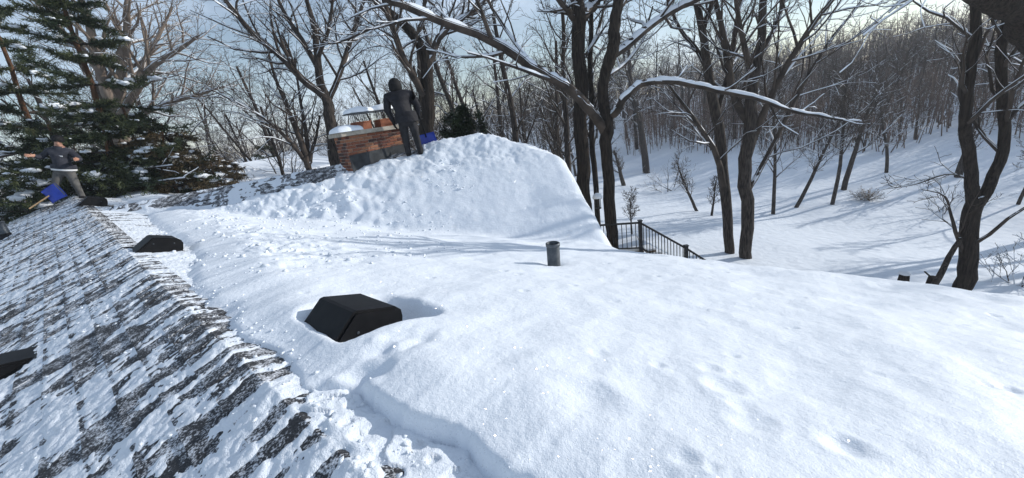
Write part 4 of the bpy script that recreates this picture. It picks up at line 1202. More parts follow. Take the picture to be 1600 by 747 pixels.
# single saplings on the open snow
def sapling(px, py, hpx, lean, label, seed, w=5, cfg=CFG_SLIM, k=0):
    g = ground_hit(px, py); Y = g[1]
    t = Tree(seed)
    d = np.array([lean, t.R.normal(0, .05), 1.0]); H = hpx / FPX * Y * 1.02
    grow(t, g - [0, 0, .1], d, H, w / 2 / FPX * Y, 0, cfg)
    place_tree(tree_meshes(t, 'x', M_BARKG, M_TWIG, seed, .9, .006, g), 'sapling', g, 0, 1, label)
sapling(1010, 270, 190, .0, 'dark upright tree on open snow straight beyond the black railing', 201, 11, CFG_TREE)
sapling(975, 290, 60, -.2, 'short leaning stub of a tree beside the big railing trunk', 202, 7)
sapling(988, 372, 75, -.02, 'tiny bare sapling just beyond the railing post', 203, 2.5)
sapling(1090, 330, 95, -.55, 'thin trunk leaning steeply over the open snow', 204, 5)
sapling(1112, 337, 60, .02, 'small straight pole of a tree between leaning trunk and forked tree', 205, 4)
sapling(1208, 335, 190, .1, 'slim tree on open snow right beside the many-limbed tree', 206, 6)
sapling(1243, 324, 150, .3, 'slim tree leaning away from the many-limbed tree', 207, 6)
sapling(1300, 320, 200, .12, 'small tree with snowy twigs above the dry brush clump', 208, 6, CFG_TREE)
sapling(1318, 297, 150, .05, 'small bushy tree at the edge of the hillside wood', 209, 8, CFG_TREE)
sapling(1497, 277, 110, .02, 'thick short trunk on the snow behind the twin-stemmed tree', 210, 10, CFG_SLIM)
sapling(1385, 270, 120, -.1, 'slim tree where the open snow meets the hillside wood', 211, 5, CFG_TREE)
sapling(1590, 320, 150, .1, 'slim tree behind the twin-stemmed tree on the lower snow', 212, 5, CFG_TREE)
# shrubs of twigs
def twig_shrub(px, py, hpx, n, label, seed, m_=M_TWIG, spread=.9, hidden_Y=None, w=2.0):
    g = ground_hit(px, py) if hidden_Y is None else at(px, py, hidden_Y)
    if hidden_Y is not None: g[2] = float(gz(g[0], g[1]))
    Y = g[1]; t = Tree(seed); H = hpx / FPX * Y
    for i in range(n):
        d = np.array([t.R.normal(0, spread), t.R.normal(0, spread), 1.0])
        grow(t, g + np.array([t.R.normal(0, .15 * H), t.R.normal(0, .15 * H), -.05]), d, H * t.R.uniform(.6, 1.1), w / 2 / FPX * Y, 1, CFG_BUSH)
    V, F = tubes([(p - g, r) for p, r, l in t.polys], 3)
    root = empty('bare_shrub', g); tag(root, label, 'shrub')
    mk('twigs', V, F, m_, root)['kind'] = 'stuff'
    r_ = snow_strips([(p - g, r) for p, r, l in t.polys], seed, .7, .004)
    if r_: mk('branch_snow', r_[0], r_[1], M_SNOWB, root)['kind'] = 'stuff'
twig_shrub(1352, 312, 24, 26, 'clump of dry tan brush on the open snow', 301, M_REED, .8)
twig_shrub(1585, 445, 90, 9, 'twiggy bare shrub beside the twin-stemmed tree', 302, M_TWIG, .9)
twig_shrub(1040, 300, 60, 8, 'low twiggy shrub on the open snow in the hollow', 303, M_TWIG, 1.1, w=1.5)
twig_shrub(1475, 330, 60, 8, 'sparse twig clump before the twin-stemmed tree', 304, M_TWIG, .9, w=1.5)
# far woods: a mass nobody could count
def stick_mass(n, polar, label, m_, hr, wr, seed, sub=5):
    R = np.random.RandomState(seed); polys = []
    for i in range(n):
        x, y = polar(R)
        z = float(gz(x, y)); H = R.uniform(*hr); r = R.uniform(*wr)
        d = np.array([R.normal(0, .1), R.normal(0, .1), 1.0])
        p0 = np.array([x, y, z - .2]); p1 = p0 + d * H * .5; p2 = p1 + (d + [R.normal(0, .12), R.normal(0, .12), 0]) * H * .5
        polys.append((np.array([p0, p1, p2]), np.array([r, r * .7, r * .15])))
        for k in range(sub):
            s = R.uniform(.3, .95); q = p0 * (1 - s) + p2 * s
            dd = np.array([R.normal(0, .7), R.normal(0, .7), R.uniform(.2, 1)]); L = H * .32 * (1.2 - s)
            e1 = q + dd * L * .5; e2 = e1 + (dd + R.normal(0, .25, 3)) * L * .5
            polys.append((np.array([q, e1, e2]), np.array([r * .45, r * .3, r * .1])))
    V, F = tubes(polys, 3)
    tag(mk('far_wood', V, F, m_), label, kind='stuff')
def pol_far(R):
    a = radians(R.uniform(-80, 75)); d = R.uniform(62, 130)
    return d * sin(a), d * cos(a)
def pol_hill(R):
    while True:
        a = radians(R.uniform(18, 72)); d = R.uniform(34, 90); x, y = d * sin(a), d * cos(a)
        px, py, dp = px_of((x, y, float(gz(x, y))))
        if not clear_zone(px, py - 4): return x, y
M_BRUSH = mat('undergrowth', (0.085, 0.060, 0.048), 0.95, (0.18, 0.13, 0.105), .4)
M_FARW = mat('far_twigs', (0.085, 0.07, 0.065), 0.95, (0.14, 0.115, 0.105), .3)
stick_mass(3600, pol_far, 'distant mass of bare winter trees on the skyline', M_FARW, (4.5, 8.5), (.05, .11), 401, 7)
stick_mass(5200, pol_hill, 'tangled bare undergrowth of the hillside wood', M_BRUSH, (1.6, 4.6), (.02, .045), 402, 9)

# ------------------------------------------------------------------ evergreens
def needles(points, dirs, n_per, L, wd, R):
    """thin blades fanned round each shoot"""
    m = len(points)
    P = np.repeat(points, n_per, 0); D = np.repeat(dirs, n_per, 0)
    P = P + D * R.uniform(-.5, .5, (len(P), 1)) * L * 1.6
    v = D * 0.7 + R.normal(0, .62, P.shape); v /= np.linalg.norm(v, axis=1, keepdims=True)
    s = np.cross(v, R.normal(0, 1, P.shape)); s /= np.linalg.norm(s, axis=1, keepdims=True)
    l = L * R.uniform(.6, 1.2, (len(P), 1))
    V = np.stack([P - s * wd, P + s * wd, P + v * l], 1).reshape(-1, 3)
    F = np.arange(len(V)).reshape(-1, 3)
    return V, F
def conifer(base, H, seed, label, crown0=.12, width=.32, dens=1.0, droop=-.25, nm='pine_tree', nmat=M_NEED, shape=1.0, trunk_r=.17, blade=(.17, .012), snow_n=1.0, whorls=15, lean=9):
    R = np.random.RandomState(seed)
    t = Tree(seed)
    tr = np.stack([np.cumsum(R.normal(0, .05, 12)), np.cumsum(R.normal(0, .05, 12)), np.linspace(-.2, H, 12)], 1)
    t.add(tr, np.linspace(trunk_r, .03, 12), 0)
    sp, sd_, br = [], [], []
    sn_p, sn_s = [], []
    for w_ in range(whorls):
        f = crown0 + (1 - crown0) * (w_ + R.uniform(0, .6)) / whorls
        z = f * H; k = R.randint(4, 7); a0 = R.uniform(0, 6.28)
        bl = H * width * (1 - f) ** shape * (.75 + .5 * R.uniform()) + .35
        for j in range(k):
            a = a0 + j * 6.28 / k + R.normal(0, .25)
            L = bl * R.uniform(.6, 1.15)
            n = 7; d = np.array([cos(a), sin(a), R.uniform(.0, .35)]); p = np.array([tr[min(11, int(f * 11))][0], tr[min(11, int(f * 11))][1], z])
            pts = [p]
            for i in range(n):
                d = d + np.array([0, 0, droop * .22 + .05 * i * .3]) + R.normal(0, .07, 3); d /= np.linalg.norm(d); pts.append(pts[-1] + d * L / n)
            pts = np.array(pts); br.append((pts, np.linspace(.03, .006, n + 1) * (L / 2 + .4)))
            for i in range(2, n + 1):
                T = pts[i] - pts[i - 1]; T /= np.linalg.norm(T)
                for q in range(int(round(4 * dens))):
                    sdv = np.cross(T, [0, 0, 1]); sdv /= np.linalg.norm(sdv) + 1e-6
                    dd = T * .6 + sdv * R.choice([-1, 1]) * R.uniform(.2, 1) + np.array([0, 0, R.normal(.05, .25)]); dd /= np.linalg.norm(dd)
                    l2 = L * .24 * R.uniform(.4, 1)
                    for s in np.linspace(.25, 1, max(2, int(l2 / .13))):
                        sp.append(pts[i] + dd * l2 * s); sd_.append(dd)
            if R.uniform() < .7 * snow_n:
                for i in range(3, n + 1):
                    if R.uniform() < .6:
                        sn_p.append(pts[i] + np.array([R.normal(0, .1), R.normal(0, .1), .06])); sn_s.append(R.uniform(.06, .21) * min(1, L / 1.6))
    root = empty(nm, base); tag(root, label, 'tree'); root.rotation_euler = (0, radians(lean), 0)
    V, F = tubes([(p, r) for p, r, l in t.polys], 9); mk('trunk', V, F, M_PINEB, root)
    V, F = tubes(br, 4); mk('branches', V, F, M_BARKG, root)['kind'] = 'stuff'
    V, F = needles(np.array(sp), np.array(sd_), 10, blade[0], blade[1], R)
    o = mk('crown', V, F, nmat, root, False); o['kind'] = 'stuff'
    ico2 = bmesh.new(); bmesh.ops.create_icosphere(ico2, subdivisions=2, radius=1)
    I2 = np.array([v.co[:] for v in ico2.verts]); F2 = np.array([[v.index for v in f.verts] for f in ico2.faces]); ico2.free()
    m = len(sn_p)
    if m:
        rot = R.uniform(0, 6.28, m); el = R.uniform(.9, 1.5, m)
        q = I2[None] * np.array(sn_s)[:, None, None] * (1 + .45 * np.sin(I2[None, :, :1] * 4 + rot[:, None, None]) * np.cos(I2[None, :, 1:2] * 5 + rot[:, None, None] * 2))
        q[:, :, 2] *= .42; q[:, :, 0] *= el[:, None]
        c, s = np.cos(rot)[:, None], np.sin(rot)[:, None]
        q = np.stack([q[..., 0] * c - q[..., 1] * s, q[..., 0] * s + q[..., 1] * c, q[..., 2]], -1)
        V = (q + np.array(sn_p)[:, None]).reshape(-1, 3); F = (F2[None] + (np.arange(m) * len(I2))[:, None, None]).reshape(-1, 3)
        mk('branch_snow', V, F, M_SNOWB, root)['kind'] = 'stuff'
    return root
def gpt(px, py, Y):
    p = at(px, py, Y); p[2] = float(gz(p[0], p[1])); return p
conifer(gpt(104, 200, 13.5), 12.5, 61, 'tall snow-dusted pine with reddish trunk behind the man in the knit cap', .30, .30, 1.2, -.2, whorls=16)
conifer(gpt(5, 200, 14.5), 12.0, 62, 'snow-dusted pine standing beyond the dark bushy evergreen and shovel handle', .15, .30, 1.2, -.2, whorls=16)
conifer(gpt(170, 250, 13.4), 8.0, 63, 'drooping dark evergreen right of the man in the knit cap', .3, .48, 1.3, -.5, 'cedar_tree', M_NEED, .7, .12, (.16, .018), 1.0, 12)
conifer(gpt(245, 262, 14.2), 7.4, 64, 'rust-tinged drooping evergreen between dark evergreen and chimney', .3, .52, 1.3, -.5, 'cedar_tree', M_NEEDB, .7, .12, (.16, .018), .8, 11)
conifer(gpt(310, 270, 17.0), 6.3, 65, 'low brown-green evergreen mound above the neighbouring snowy roof', .25, .48, 1.0, -.4, 'cedar_tree', M_NEEDB, .6, .12, (.16, .018), .9, 10)
conifer(gpt(40, 270, 12.8), 7.8, 66, 'dark bushy evergreen behind the wooden shovel handle', .2, .45, 1.1, -.5, 'cedar_tree', M_NEED, .6, .12, (.16, .018), .9, 11)
conifer(gpt(110, 250, 12.6), 7.4, 68, 'dense evergreen directly behind the man in the knit cap', .3, .5, 1.3, -.5, 'cedar_tree', M_NEED, .6, .12, (.16, .018), 1.0, 12)
conifer(gpt(420, 300, 30.0), 6.5, 67, 'small dark evergreen among the far snowy roofs', .1, .3, .8, -.3, 'cedar_tree', M_NEED, .8, .12, (.2, .02), .7, 10)
# a broken tree with a few snow-lined boughs under the evergreens
t = Tree(71)
for (a, b, c, w_) in (((120, 262), (190, 266), (270, 258), 6), ((130, 285), (200, 288), (290, 278), 7), ((60, 230), (0, 245), (-60, 262), 6)):
    limb(t, [(*a, 12.9), (*b, 12.7), (*c, 12.9)], [w_, w_ * .8, w_ * .4], 1, 12, 3, dict(CFG_BUSH, max=2, len=(.4, .35, .4)), .1)
base = gpt(150, 300, 13)
t.add(np.array([base + [0, 0, -.1], base + [0.1, 0, 2.2], at(150, 275, 12.8)]), np.array([.12, .1, .07]), 0)
place_tree(tree_meshes(t, 'm', M_BARK, M_TWIG, 15, 1.0, .01, base), 'broken_tree', base, 0, 1, 'broken tree of low boughs lined with snow behind the man in the knit cap')
# broadleaf evergreen shrub behind the roof peak
R = np.random.RandomState(81)
root = empty('rhododendron', gpt(722, 190, 12.2)); tag(root, 'dark glossy-leaved evergreen shrub peeking over the snowy far roof', 'shrub')
g = np.array(root.location); topz = at(722, 176, 12.2)[2] - g[2]
t = Tree(82)
for i in range(16):
    d = np.array([R.normal(0, .05), R.normal(0, .05), 1.0]); grow(t, (0, 0, 0), d, topz * R.uniform(.86, 1.0), .03, 0, dict(CFG_BUSH, max=2, t0=(.7, .3, .2), len=(.12, .5, .5), wob=(.02, .1, .15), trop=(.0, .0, .0)))
V, F = tubes([(p, r) for p, r, l in t.polys], 4); mk('stems', V, F, M_BARKG, root)['kind'] = 'stuff'
tips = np.concatenate([p[1:] for p, r, l in t.polys if l >= 1]); tips = tips[tips[:, 2] > topz * .55]
P = np.repeat(tips, 7, 0) + R.normal(0, .05, (len(tips) * 7, 3))
a = R.uniform(0, 6.28, len(P)); v = np.stack([np.cos(a), np.sin(a), R.uniform(-.5, .4, len(P))], 1); v /= np.linalg.norm(v, axis=1, keepdims=True)
s = np.cross(v, [0, 0, 1.0]); s /= np.linalg.norm(s, axis=1, keepdims=True)
L = .13 * R.uniform(.7, 1.2, (len(P), 1))
V = np.stack([P, P + v * L * .5 + s * .028 + [0, 0, .012], P + v * L, P + v * L * .5 - s * .028 + [0, 0, .012]], 1).reshape(-1, 3)
mk('leaves', V, np.arange(len(V)).reshape(-1, 4), M_LEAF, root, False)['kind'] = 'stuff'

# ------------------------------------------------------------------ neighbouring houses
def neighbour(c, e, L, Wd, zr, ze, label):
    e = np.array([*e, 0.0]); e /= np.linalg.norm(e); f = np.array([-e[1], e[0], 0]); c = np.array([c[0], c[1], 0.0])
    g = float(gz(c[0], c[1]))
    root = empty('neighbour_house', (c[0], c[1], g)); tag(root, label, 'house')
    c = np.array([0, 0, 0.0]); zr -= g; ze -= g
    P = lambda a, b, z: c + e * a + f * b + np.array([0, 0, z])
    h, w2 = L / 2, Wd / 2
    mb = MB(); mb.box(P(0, 0, ze / 2 - .1), (L - .6, Wd - .6, ze + .0), [e, f, [0, 0, 1]]); mb.build('wall', M_SIDE, root)
    for s in (-1, 1):
        A = [P(-h, 0, zr), P(h, 0, zr), P(h, s * w2, ze), P(-h, s * w2, ze)]
        for (nm, m_, o0, o1) in (('roof', M_SHIN, 0, -.15), ('roof_snow', M_SNOWB, .24, .005)):
            V = np.array([p + [0, 0, o0] for p in A] + [p + [0, 0, o1] for p in A])
            mk(nm, V, BOXF, m_, root, False)
        mk('gable', np.array([P(s * (h - .3), -w2 + .3, ze - .1), P(s * (h - .3), w2 - .3, ze - .1), P(s * (h - .3), 0, zr - .16)]), np.array([[0, 1, 2]]), M_SIDE, root, False)
    for a in (-h * .55, 0, h * .55):
        mb = MB(); mb.box(P(a, -w2 + .29, ze * .55), (1.1, .08, 1.2), [e, f, [0, 0, 1]]); wn = mb.build('window', M_TRIM, root)
        mb = MB(); mb.box(P(a, -w2 + .24, ze * .55), (.95, .04, 1.05), [e, f, [0, 0, 1]]); mb.build('pane', M_PLAST, wn)
p = at(380, 262, 22); neighbour(p[:2], (.25, 1), 9, 7, at(375, 256, 22)[2] - .2, at(330, 290, 21)[2] - .2, 'neighbouring house with smooth snowy gable roof below the far ridge')
p = at(455, 246, 38); neighbour(p[:2], (1, .1), 10, 8, at(455, 240, 38)[2], at(455, 256, 36)[2], 'far house with snowy roof glimpsed through the low fanning tree')
p = at(285, 280, 20); neighbour(p[:2], (1, -.3), 6, 6, at(300, 281, 20)[2], at(285, 300, 18)[2] , 'low snowy outbuilding roof under the brown-green evergreen mound')

# ------------------------------------------------------------------ deck railing and stair
T1 = at(1000, 348, 11.6); T0 = at(935, 345, 11.9); T2 = at(1072, 388, 11.2); T3 = at(1110, 412, 11.0)
B1 = at(1001, 389, 11.6)
RH = T1[2] - B1[2]
root = empty('deck_railing', (T1[0], T1[1], 0)); tag(root, 'black metal deck railing stepping down a stair beside the big trunk', 'railing')
def rp_(o): o.parent = root; o.matrix_parent_inverse = Matrix.Translation(-Vector(root.location)); return o
T0[2] = T1[2] + .02
def post(p, h, w_=.10):
    mb = MB(); mb.box((p[0], p[1], p[2] - h / 2), (w_, w_, h)); mb.box((p[0], p[1], p[2] + .012), (w_ + .03, w_ + .03, .03)); rp_(mb.build('post', M_IRON))
post(T1 + [0, 0, .06], RH + .5); post(T2 + [0, 0, .08], RH + .5); post(T0 + [-.2, .05, .06], RH + .5)
def run(A, B, n, nm='rail'):
    A = np.array(A); B = np.array(B)
    mb = MB(); mb.bar(A, B, .05, .055); rp_(mb.build('top_rail', M_IRON))
    dn = np.array([0, 0, RH - .04])
    mb = MB(); mb.bar(A - dn, B - dn, .04, .04); rp_(mb.build('bottom_rail', M_IRON))
    for i in range(1, n):
        p = A + (B - A) * i / n
        mb = MB(); mb.box(p - dn / 2, (.02, .02, RH - .05)); rp_(mb.build('baluster', M_IRON))
run(T0, T1, 9); run(T1, T2, 15); run(T2, T3, 7)
mb = MB(); ds = np.array([T0 + [-2.0, 0.4, 0], T1 + [.1, 0, 0], T1 + [.3, 1.6, 0], T0 + [-1.8, 2.2, 0]]); zd = T1[2] - RH - .12
dr = empty('deck', (T1[0], T1[1], 0)); tag(dr, 'snow-covered wooden deck behind the black railing', 'deck')
dv = (ds[1] - ds[0])[:2]; dl = np.linalg.norm(dv); dv /= dl; dnv = np.array([-dv[1], dv[0]])
for i in range(11):
    mb = MB(); c = (ds[0][:2] + ds[1][:2]) / 2 + dnv * (.07 + i * .145)
    mb.box((c[0] - T1[0], c[1] - T1[1], zd), (dl, .138, .03), [[*dv, 0], [*dnv, 0], [0, 0, 1]]); mb.build('plank', M_WOOD, dr)
for a in (.1, .9):
    for b in (.1, 1.5):
        c = ds[0][:2] + dv * dl * a + dnv * b; mb = MB(); mb.box((c[0] - T1[0], c[1] - T1[1], zd / 2 - .02), (.12, .12, zd)); mb.build('leg', M_WOOD, dr)
mb = MB(); c = (ds[0][:2] + ds[1][:2]) / 2 + dnv * .8
mb.box((c[0] - T1[0], c[1] - T1[1], zd + .06), (dl - .1, 1.45, .09), [[*dv, 0], [*dnv, 0], [0, 0, 1]]); mb.build('snow_layer', M_SNOWB, dr)
sv = (T2 - T1); 
st = empty('stair', (T1[0], T1[1], 0)); tag(st, 'snowy wooden stair going down along the black railing', 'stair')
for i in range(9):
    p = T1 + sv * (i + .5) / 7.5 + np.array([.25, .55, -RH - .1]); mb = MB(); mb.box((p[0] - T1[0], p[1] - T1[1], p[2]), (.3, 1.0, .05)); mb.build('tread', M_WOOD, st)
    mb = MB(); mb.box((p[0] - T1[0], p[1] - T1[1], p[2] + .055), (.28, .95, .055)); mb.build('tread_snow', M_SNOWB, st)
# slatted feeder hung on the railing trunk
fc = at(934, 316, 11.5); root = empty('bird_feeder', fc); tag(root, 'black barred bird feeder with a snow cap hung on the big trunk', 'bird feeder')
mb = MB(); mb.lathe([(0.001, -.2), (.10, -.2), (.10, -.18), (.001, -.18)], k=16); mb.build('tray', M_IRON, root)
mb = MB(); mb.lathe([(.14, .12), (.14, .14), (.02, .2), (.001, .2)], k=16); mb.build('lid', M_IRON, root)
for i in range(9):
    a_ = 2 * pi * i / 9; mb = MB(); mb.tube([(.085 * cos(a_), .085 * sin(a_), -.19), (.085 * cos(a_), .085 * sin(a_), .13)], .008, 6); mb.build('bar', M_IRON, root)
mb = MB(); mb.lathe([(.15, .135), (.155, .17), (.12, .24), (.06, .28), (.001, .29)], k=18); mb.build('snow_cap', M_SNOWB, root, True)
mb = MB(); mb.bar((0, 0, .28), (.12, .55, .34), .015, .015); mb.build('bracket', M_IRON, root)
# two snow-topped stumps by the leaning dead pole
for (px, py, Yp, lb) in ((1412, 436, 9.0, 'snow-capped short stump in the yard beyond the eave'), (1457, 441, 8.9, 'dark stump with a stick beside the leaning dead trunk')):
    c = at(px, py, Yp); g_ = float(gz(c[0], c[1])); tz = at(px, py - 9, Yp)[2]
    root = empty('stump', (c[0], c[1], g_)); tag(root, lb, 'stump')
    mb = MB(); mb.lathe([(.19, -.1), (.14, .3), (.11, tz - g_ - .1), (.1, tz - g_ - .02), (.001, tz - g_ - .02)], k=12); mb.build('trunk', M_BARK, root, True)
    if px < 1430: dome(np.array([0, 0, tz - g_ - .03]), .11, .11, .08, np.array([1, 0, 0]), root)
    else:
        mb = MB(); mb.bar((0, 0, tz - g_ - .08), (-.28, 0, tz - g_ + .18), .03, .03); mb.build('stick', M_BARK, root)

# ------------------------------------------------------------------ people
def person(name, loc, rz, J, bones, mats, label, sub=2):
    """J: joint -> (x, y, z, r); bones: (a, b, material index); one skinned continuous body"""
    names = list(J); idx = {n_: i for i, n_ in enumerate(names)}
    me = bpy.data.meshes.new('body')
    me.from_pydata([J[n_][:3] for n_ in names], [(idx[a], idx[b]) for a, b, _ in bones], [])
    root = empty(name, loc, rz); tag(root, label, 'person')
    o = bpy.data.objects.new('body_src', me); COL.objects.link(o)
    o.modifiers.new('skin', 'SKIN')
    sk = me.skin_vertices[0].data
    for i, n_ in enumerate(names):
        r = J[n_][3]; sk[i].radius = (r, r) if np.isscalar(r) else r; sk[i].use_root = (n_ == 'pelvis')
    o.modifiers['skin'].use_smooth_shade = True
    sb = o.modifiers.new('sub', 'SUBSURF'); sb.levels = sub; sb.render_levels = sub
    dg = bpy.context.evaluated_depsgraph_get()
    me2 = bpy.data.meshes.new_from_object(o.evaluated_get(dg))
    me2.name = 'body'
    bpy.data.objects.remove(o)
    me2.materials.clear()
    for m_ in mats: me2.materials.append(m_)
    A = np.array([J[a][:3] for a, b, _ in bones]); B = np.array([J[b][:3] for a, b, _ in bones]); mi = [c for _, _, c in bones]
    for p in me2.polygons:
        c = np.array(p.center); ab = B - A
        tt = np.clip(((c - A) * ab).sum(1) / ((ab * ab).sum(1) + 1e-9), 0, 1)
        dd = np.linalg.norm(A + ab * tt[:, None] - c, axis=1)
        p.material_index = mi[int(np.argmin(dd))]; p.use_smooth = True
    obj('body', me2, None, root)
    return root
def hand(J, bones, wrist, dirv, side, m_i, curl=.5, pre='r'):
    """palm and five fingers from the wrist; side = direction from palm to thumb"""
    w_ = np.array(J[wrist][:3]); d = np.array(dirv, float); d /= np.linalg.norm(d)
    s = np.array(side, float); s -= d * s.dot(d); s /= np.linalg.norm(s); n_ = np.cross(d, s)
    pm = w_ + d * .06; J[pre + 'palm'] = (*pm, (.034, .024)); bones.append((wrist, pre + 'palm', m_i))
    for k, (o_, L) in enumerate(((.030, .072), (.010, .082), (-.010, .076), (-.030, .06))):
        a_ = pm + d * .035 + s * o_; b_ = a_ + d * L * .55 + n_ * curl * .02; c_ = b_ + d * L * .4 + n_ * curl * .04
        for q, (pt, r) in enumerate(((a_, .0115), (b_, .0095), (c_, .0075))): J['%sf%d%d' % (pre, k, q)] = (*pt, r)
        bones += [(pre + 'palm', '%sf%d0' % (pre, k), m_i), ('%sf%d0' % (pre, k), '%sf%d1' % (pre, k), m_i), ('%sf%d1' % (pre, k), '%sf%d2' % (pre, k), m_i)]
    a_ = w_ + d * .035 + s * .032; b_ = a_ + s * .028 + d * .03
    J[pre + 't0'] = (*a_, .012); J[pre + 't1'] = (*b_, .009); bones += [(wrist, pre + 't0', m_i), (pre + 't0', pre + 't1', m_i)]
def shovel(loc, parent_none, grip, foot, bw, bh, face, label, wood):
    """snow shovel: shaft from grip to blade top, scooped blade below"""
    root = empty('snow_shovel', loc); tag(root, label, 'snow shovel')
    L0 = np.array(loc); g_ = np.array(grip) - L0; f_ = np.array(foot) - L0
    ax = f_ - g_; ln = np.linalg.norm(ax); ax /= ln
    fc_ = np.array(face, float); fc_ -= ax * fc_.dot(ax); fc_ /= np.linalg.norm(fc_); sd_ = np.cross(ax, fc_)
    mb = MB(); mb.tube([g_, f_ + ax * .08], .016, 10); mb.build('shaft', M_SHAFT if wood else M_BLACK, root, True)
    mb = MB(); mb.tube([g_ - ax * .10 + sd_ * -.07, g_ - ax * .10 + sd_ * .07], .014, 8); mb.tube([g_, g_ - ax * .1 + sd_ * .06], .010, 6); mb.tube([g_, g_ - ax * .1 - sd_ * .06], .010, 6); mb.build('grip', M_BLACK, root, True)
    nu, nv = 11, 9; V = []
    for i in range(nu):
        for j in range(nv):
            a_ = (i / (nu - 1) - .5) * bw; b_ = j / (nv - 1)
            curve = .09 * (1 - (2 * i / (nu - 1) - 1) ** 2) * .4 + .10 * (b_ - .35) ** 2
            rib = .006 * (1 if i % 2 else -1) * (0 < j < nv - 1)
            V.append(f_ + sd_ * a_ * (1 - .12 * (1 - b_)) + ax * b_ * bh + fc_ * (-curve + rib))
    V = np.array(V); V2 = V - fc_ * .008; n_ = len(V)
    F = []
    for i in range(nu - 1):
        for j in range(nv - 1):
            a_ = i * nv + j; F.append([a_, a_ + nv, a_ + nv + 1, a_ + 1]); F.append([n_ + a_ + 1, n_ + a_ + nv + 1, n_ + a_ + nv, n_ + a_])
    rim = [i * nv for i in range(nu)] + [(nu - 1) * nv + j for j in range(1, nv)] + [i * nv + nv - 1 for i in range(nu - 2, -1, -1)] + [j for j in range(nv - 2, 0, -1)]
    for a_, b_ in zip(rim, rim[1:] + rim[:1]): F.append([a_, b_, n_ + b_, n_ + a_])
    mk('blade', np.vstack([V, V2]), np.array(F), M_BLUE, root, True)
    mb = MB(); mb.bar(f_ + sd_ * -bw * .42 + ax * bh, f_ + sd_ * bw * .42 + ax * bh, .02, .012); mb.build('wear_strip', M_METAL, root)
    return root

# --- hooded man by the chimney, back to us, leaning forward
f1 = at(645, 231, 9.0); zf = float(roofz(f1[0], f1[1])) + .03
H1 = np.array([f1[0], f1[1], zf])
# local frame: x to picture right, y away from the camera
J = {'pelvis': (0, 0, .84, (.18, .135)), 'belly': (-.02, .01, .99, (.20, .15)), 'chest': (-.05, .05, 1.20, (.225, .16)), 'yoke': (-.07, .09, 1.37, (.19, .13)), 'neck': (-.085, .13, 1.46, .065),
     'head': (-.10, .17, 1.56, (.088, .10)), 'crown': (-.105, .18, 1.65, (.07, .085)),
     'lsh': (-.28, .06, 1.36, .09), 'lel': (-.33, .03, 1.08, .075), 'lwr': (-.27, .09, .84, .044),
     'rsh': (.15, .10, 1.35, .09), 'rel': (.24, .12, 1.09, .075), 'rwr': (.20, .26, .90, .044),
     'lhip': (-.09, 0, .78, .11), 'lkn': (-.10, -.01, .44, .075), 'lan': (-.11, .03, .09, .055), 'lheel': (-.11, -.02, .04, .045), 'ltoe': (-.12, .20, .035, .045),
     'rhip': (.09, 0, .78, .11), 'rkn': (.11, .02, .44, .075), 'ran': (.13, .02, .09, .055), 'rheel': (.13, -.03, .04, .045), 'rtoe': (.16, .19, .035, .045)}
bones = [('pelvis', 'belly', 0), ('belly', 'chest', 0), ('chest', 'yoke', 0), ('yoke', 'neck', 0), ('neck', 'head', 3), ('head', 'crown', 3), ('yoke', 'lsh', 0), ('lsh', 'lel', 0), ('lel', 'lwr', 0), ('yoke', 'rsh', 0), ('rsh', 'rel', 0), ('rel', 'rwr', 0),
         ('pelvis', 'lhip', 1), ('lhip', 'lkn', 1), ('lkn', 'lan', 1), ('lan', 'lheel', 2), ('lan', 'ltoe', 2), ('pelvis', 'rhip', 1), ('rhip', 'rkn', 1), ('rkn', 'ran', 1), ('ran', 'rheel', 2), ('ran', 'rtoe', 2)]
hand(J, bones, 'lwr', (0, .1, -1), (.2, 1, 0), 2, .6, 'l'); hand(J, bones, 'rwr', (.1, .5, -.8), (-1, .3, 0), 2, 1.6, 'r')
p1 = person('person', H1, radians(4), J, bones, [M_JACK, M_PANTB, M_BLACK, M_SKIN], 'man in black hood and charcoal jacket seen from behind beside the chimney')
p1.scale = (1.14, 1.14, 1.0)
mb = MB()
mb.lathe([(.10, -.10), (.125, -.06), (.128, .02), (.118, .09), (.08, .15), (.03, .178), (.001, .18)], (-.10, .145, 1.55), 20)
v = np.concatenate(mb.v); v[:, 1] = .145 + (v[:, 1] - .145) * 1.15 + np.where(v[:, 1] > .2, -.02, 0); mb.v = [v]
mb.build('hood', M_BLACK, p1, True)
mb = MB(); mb.lathe([(.225, .78), (.222, .86), (.205, .98), (.19, 1.0)], (0, 0, 0), 22); v = np.concatenate(mb.v); v[:, 1] *= .78; mb.v = [v]; mb.build('jacket_hem', M_JACK, p1, True)
gr = H1 + np.array([.22, .30, .88]); ft = at(664, 208, 9.35); 
shovel(gr, None, gr + [0, 0, .12], ft + [0, 0, -.02], .46, .36, (0, -1, .15), 'blue snow shovel held upright by the hooded man', False)

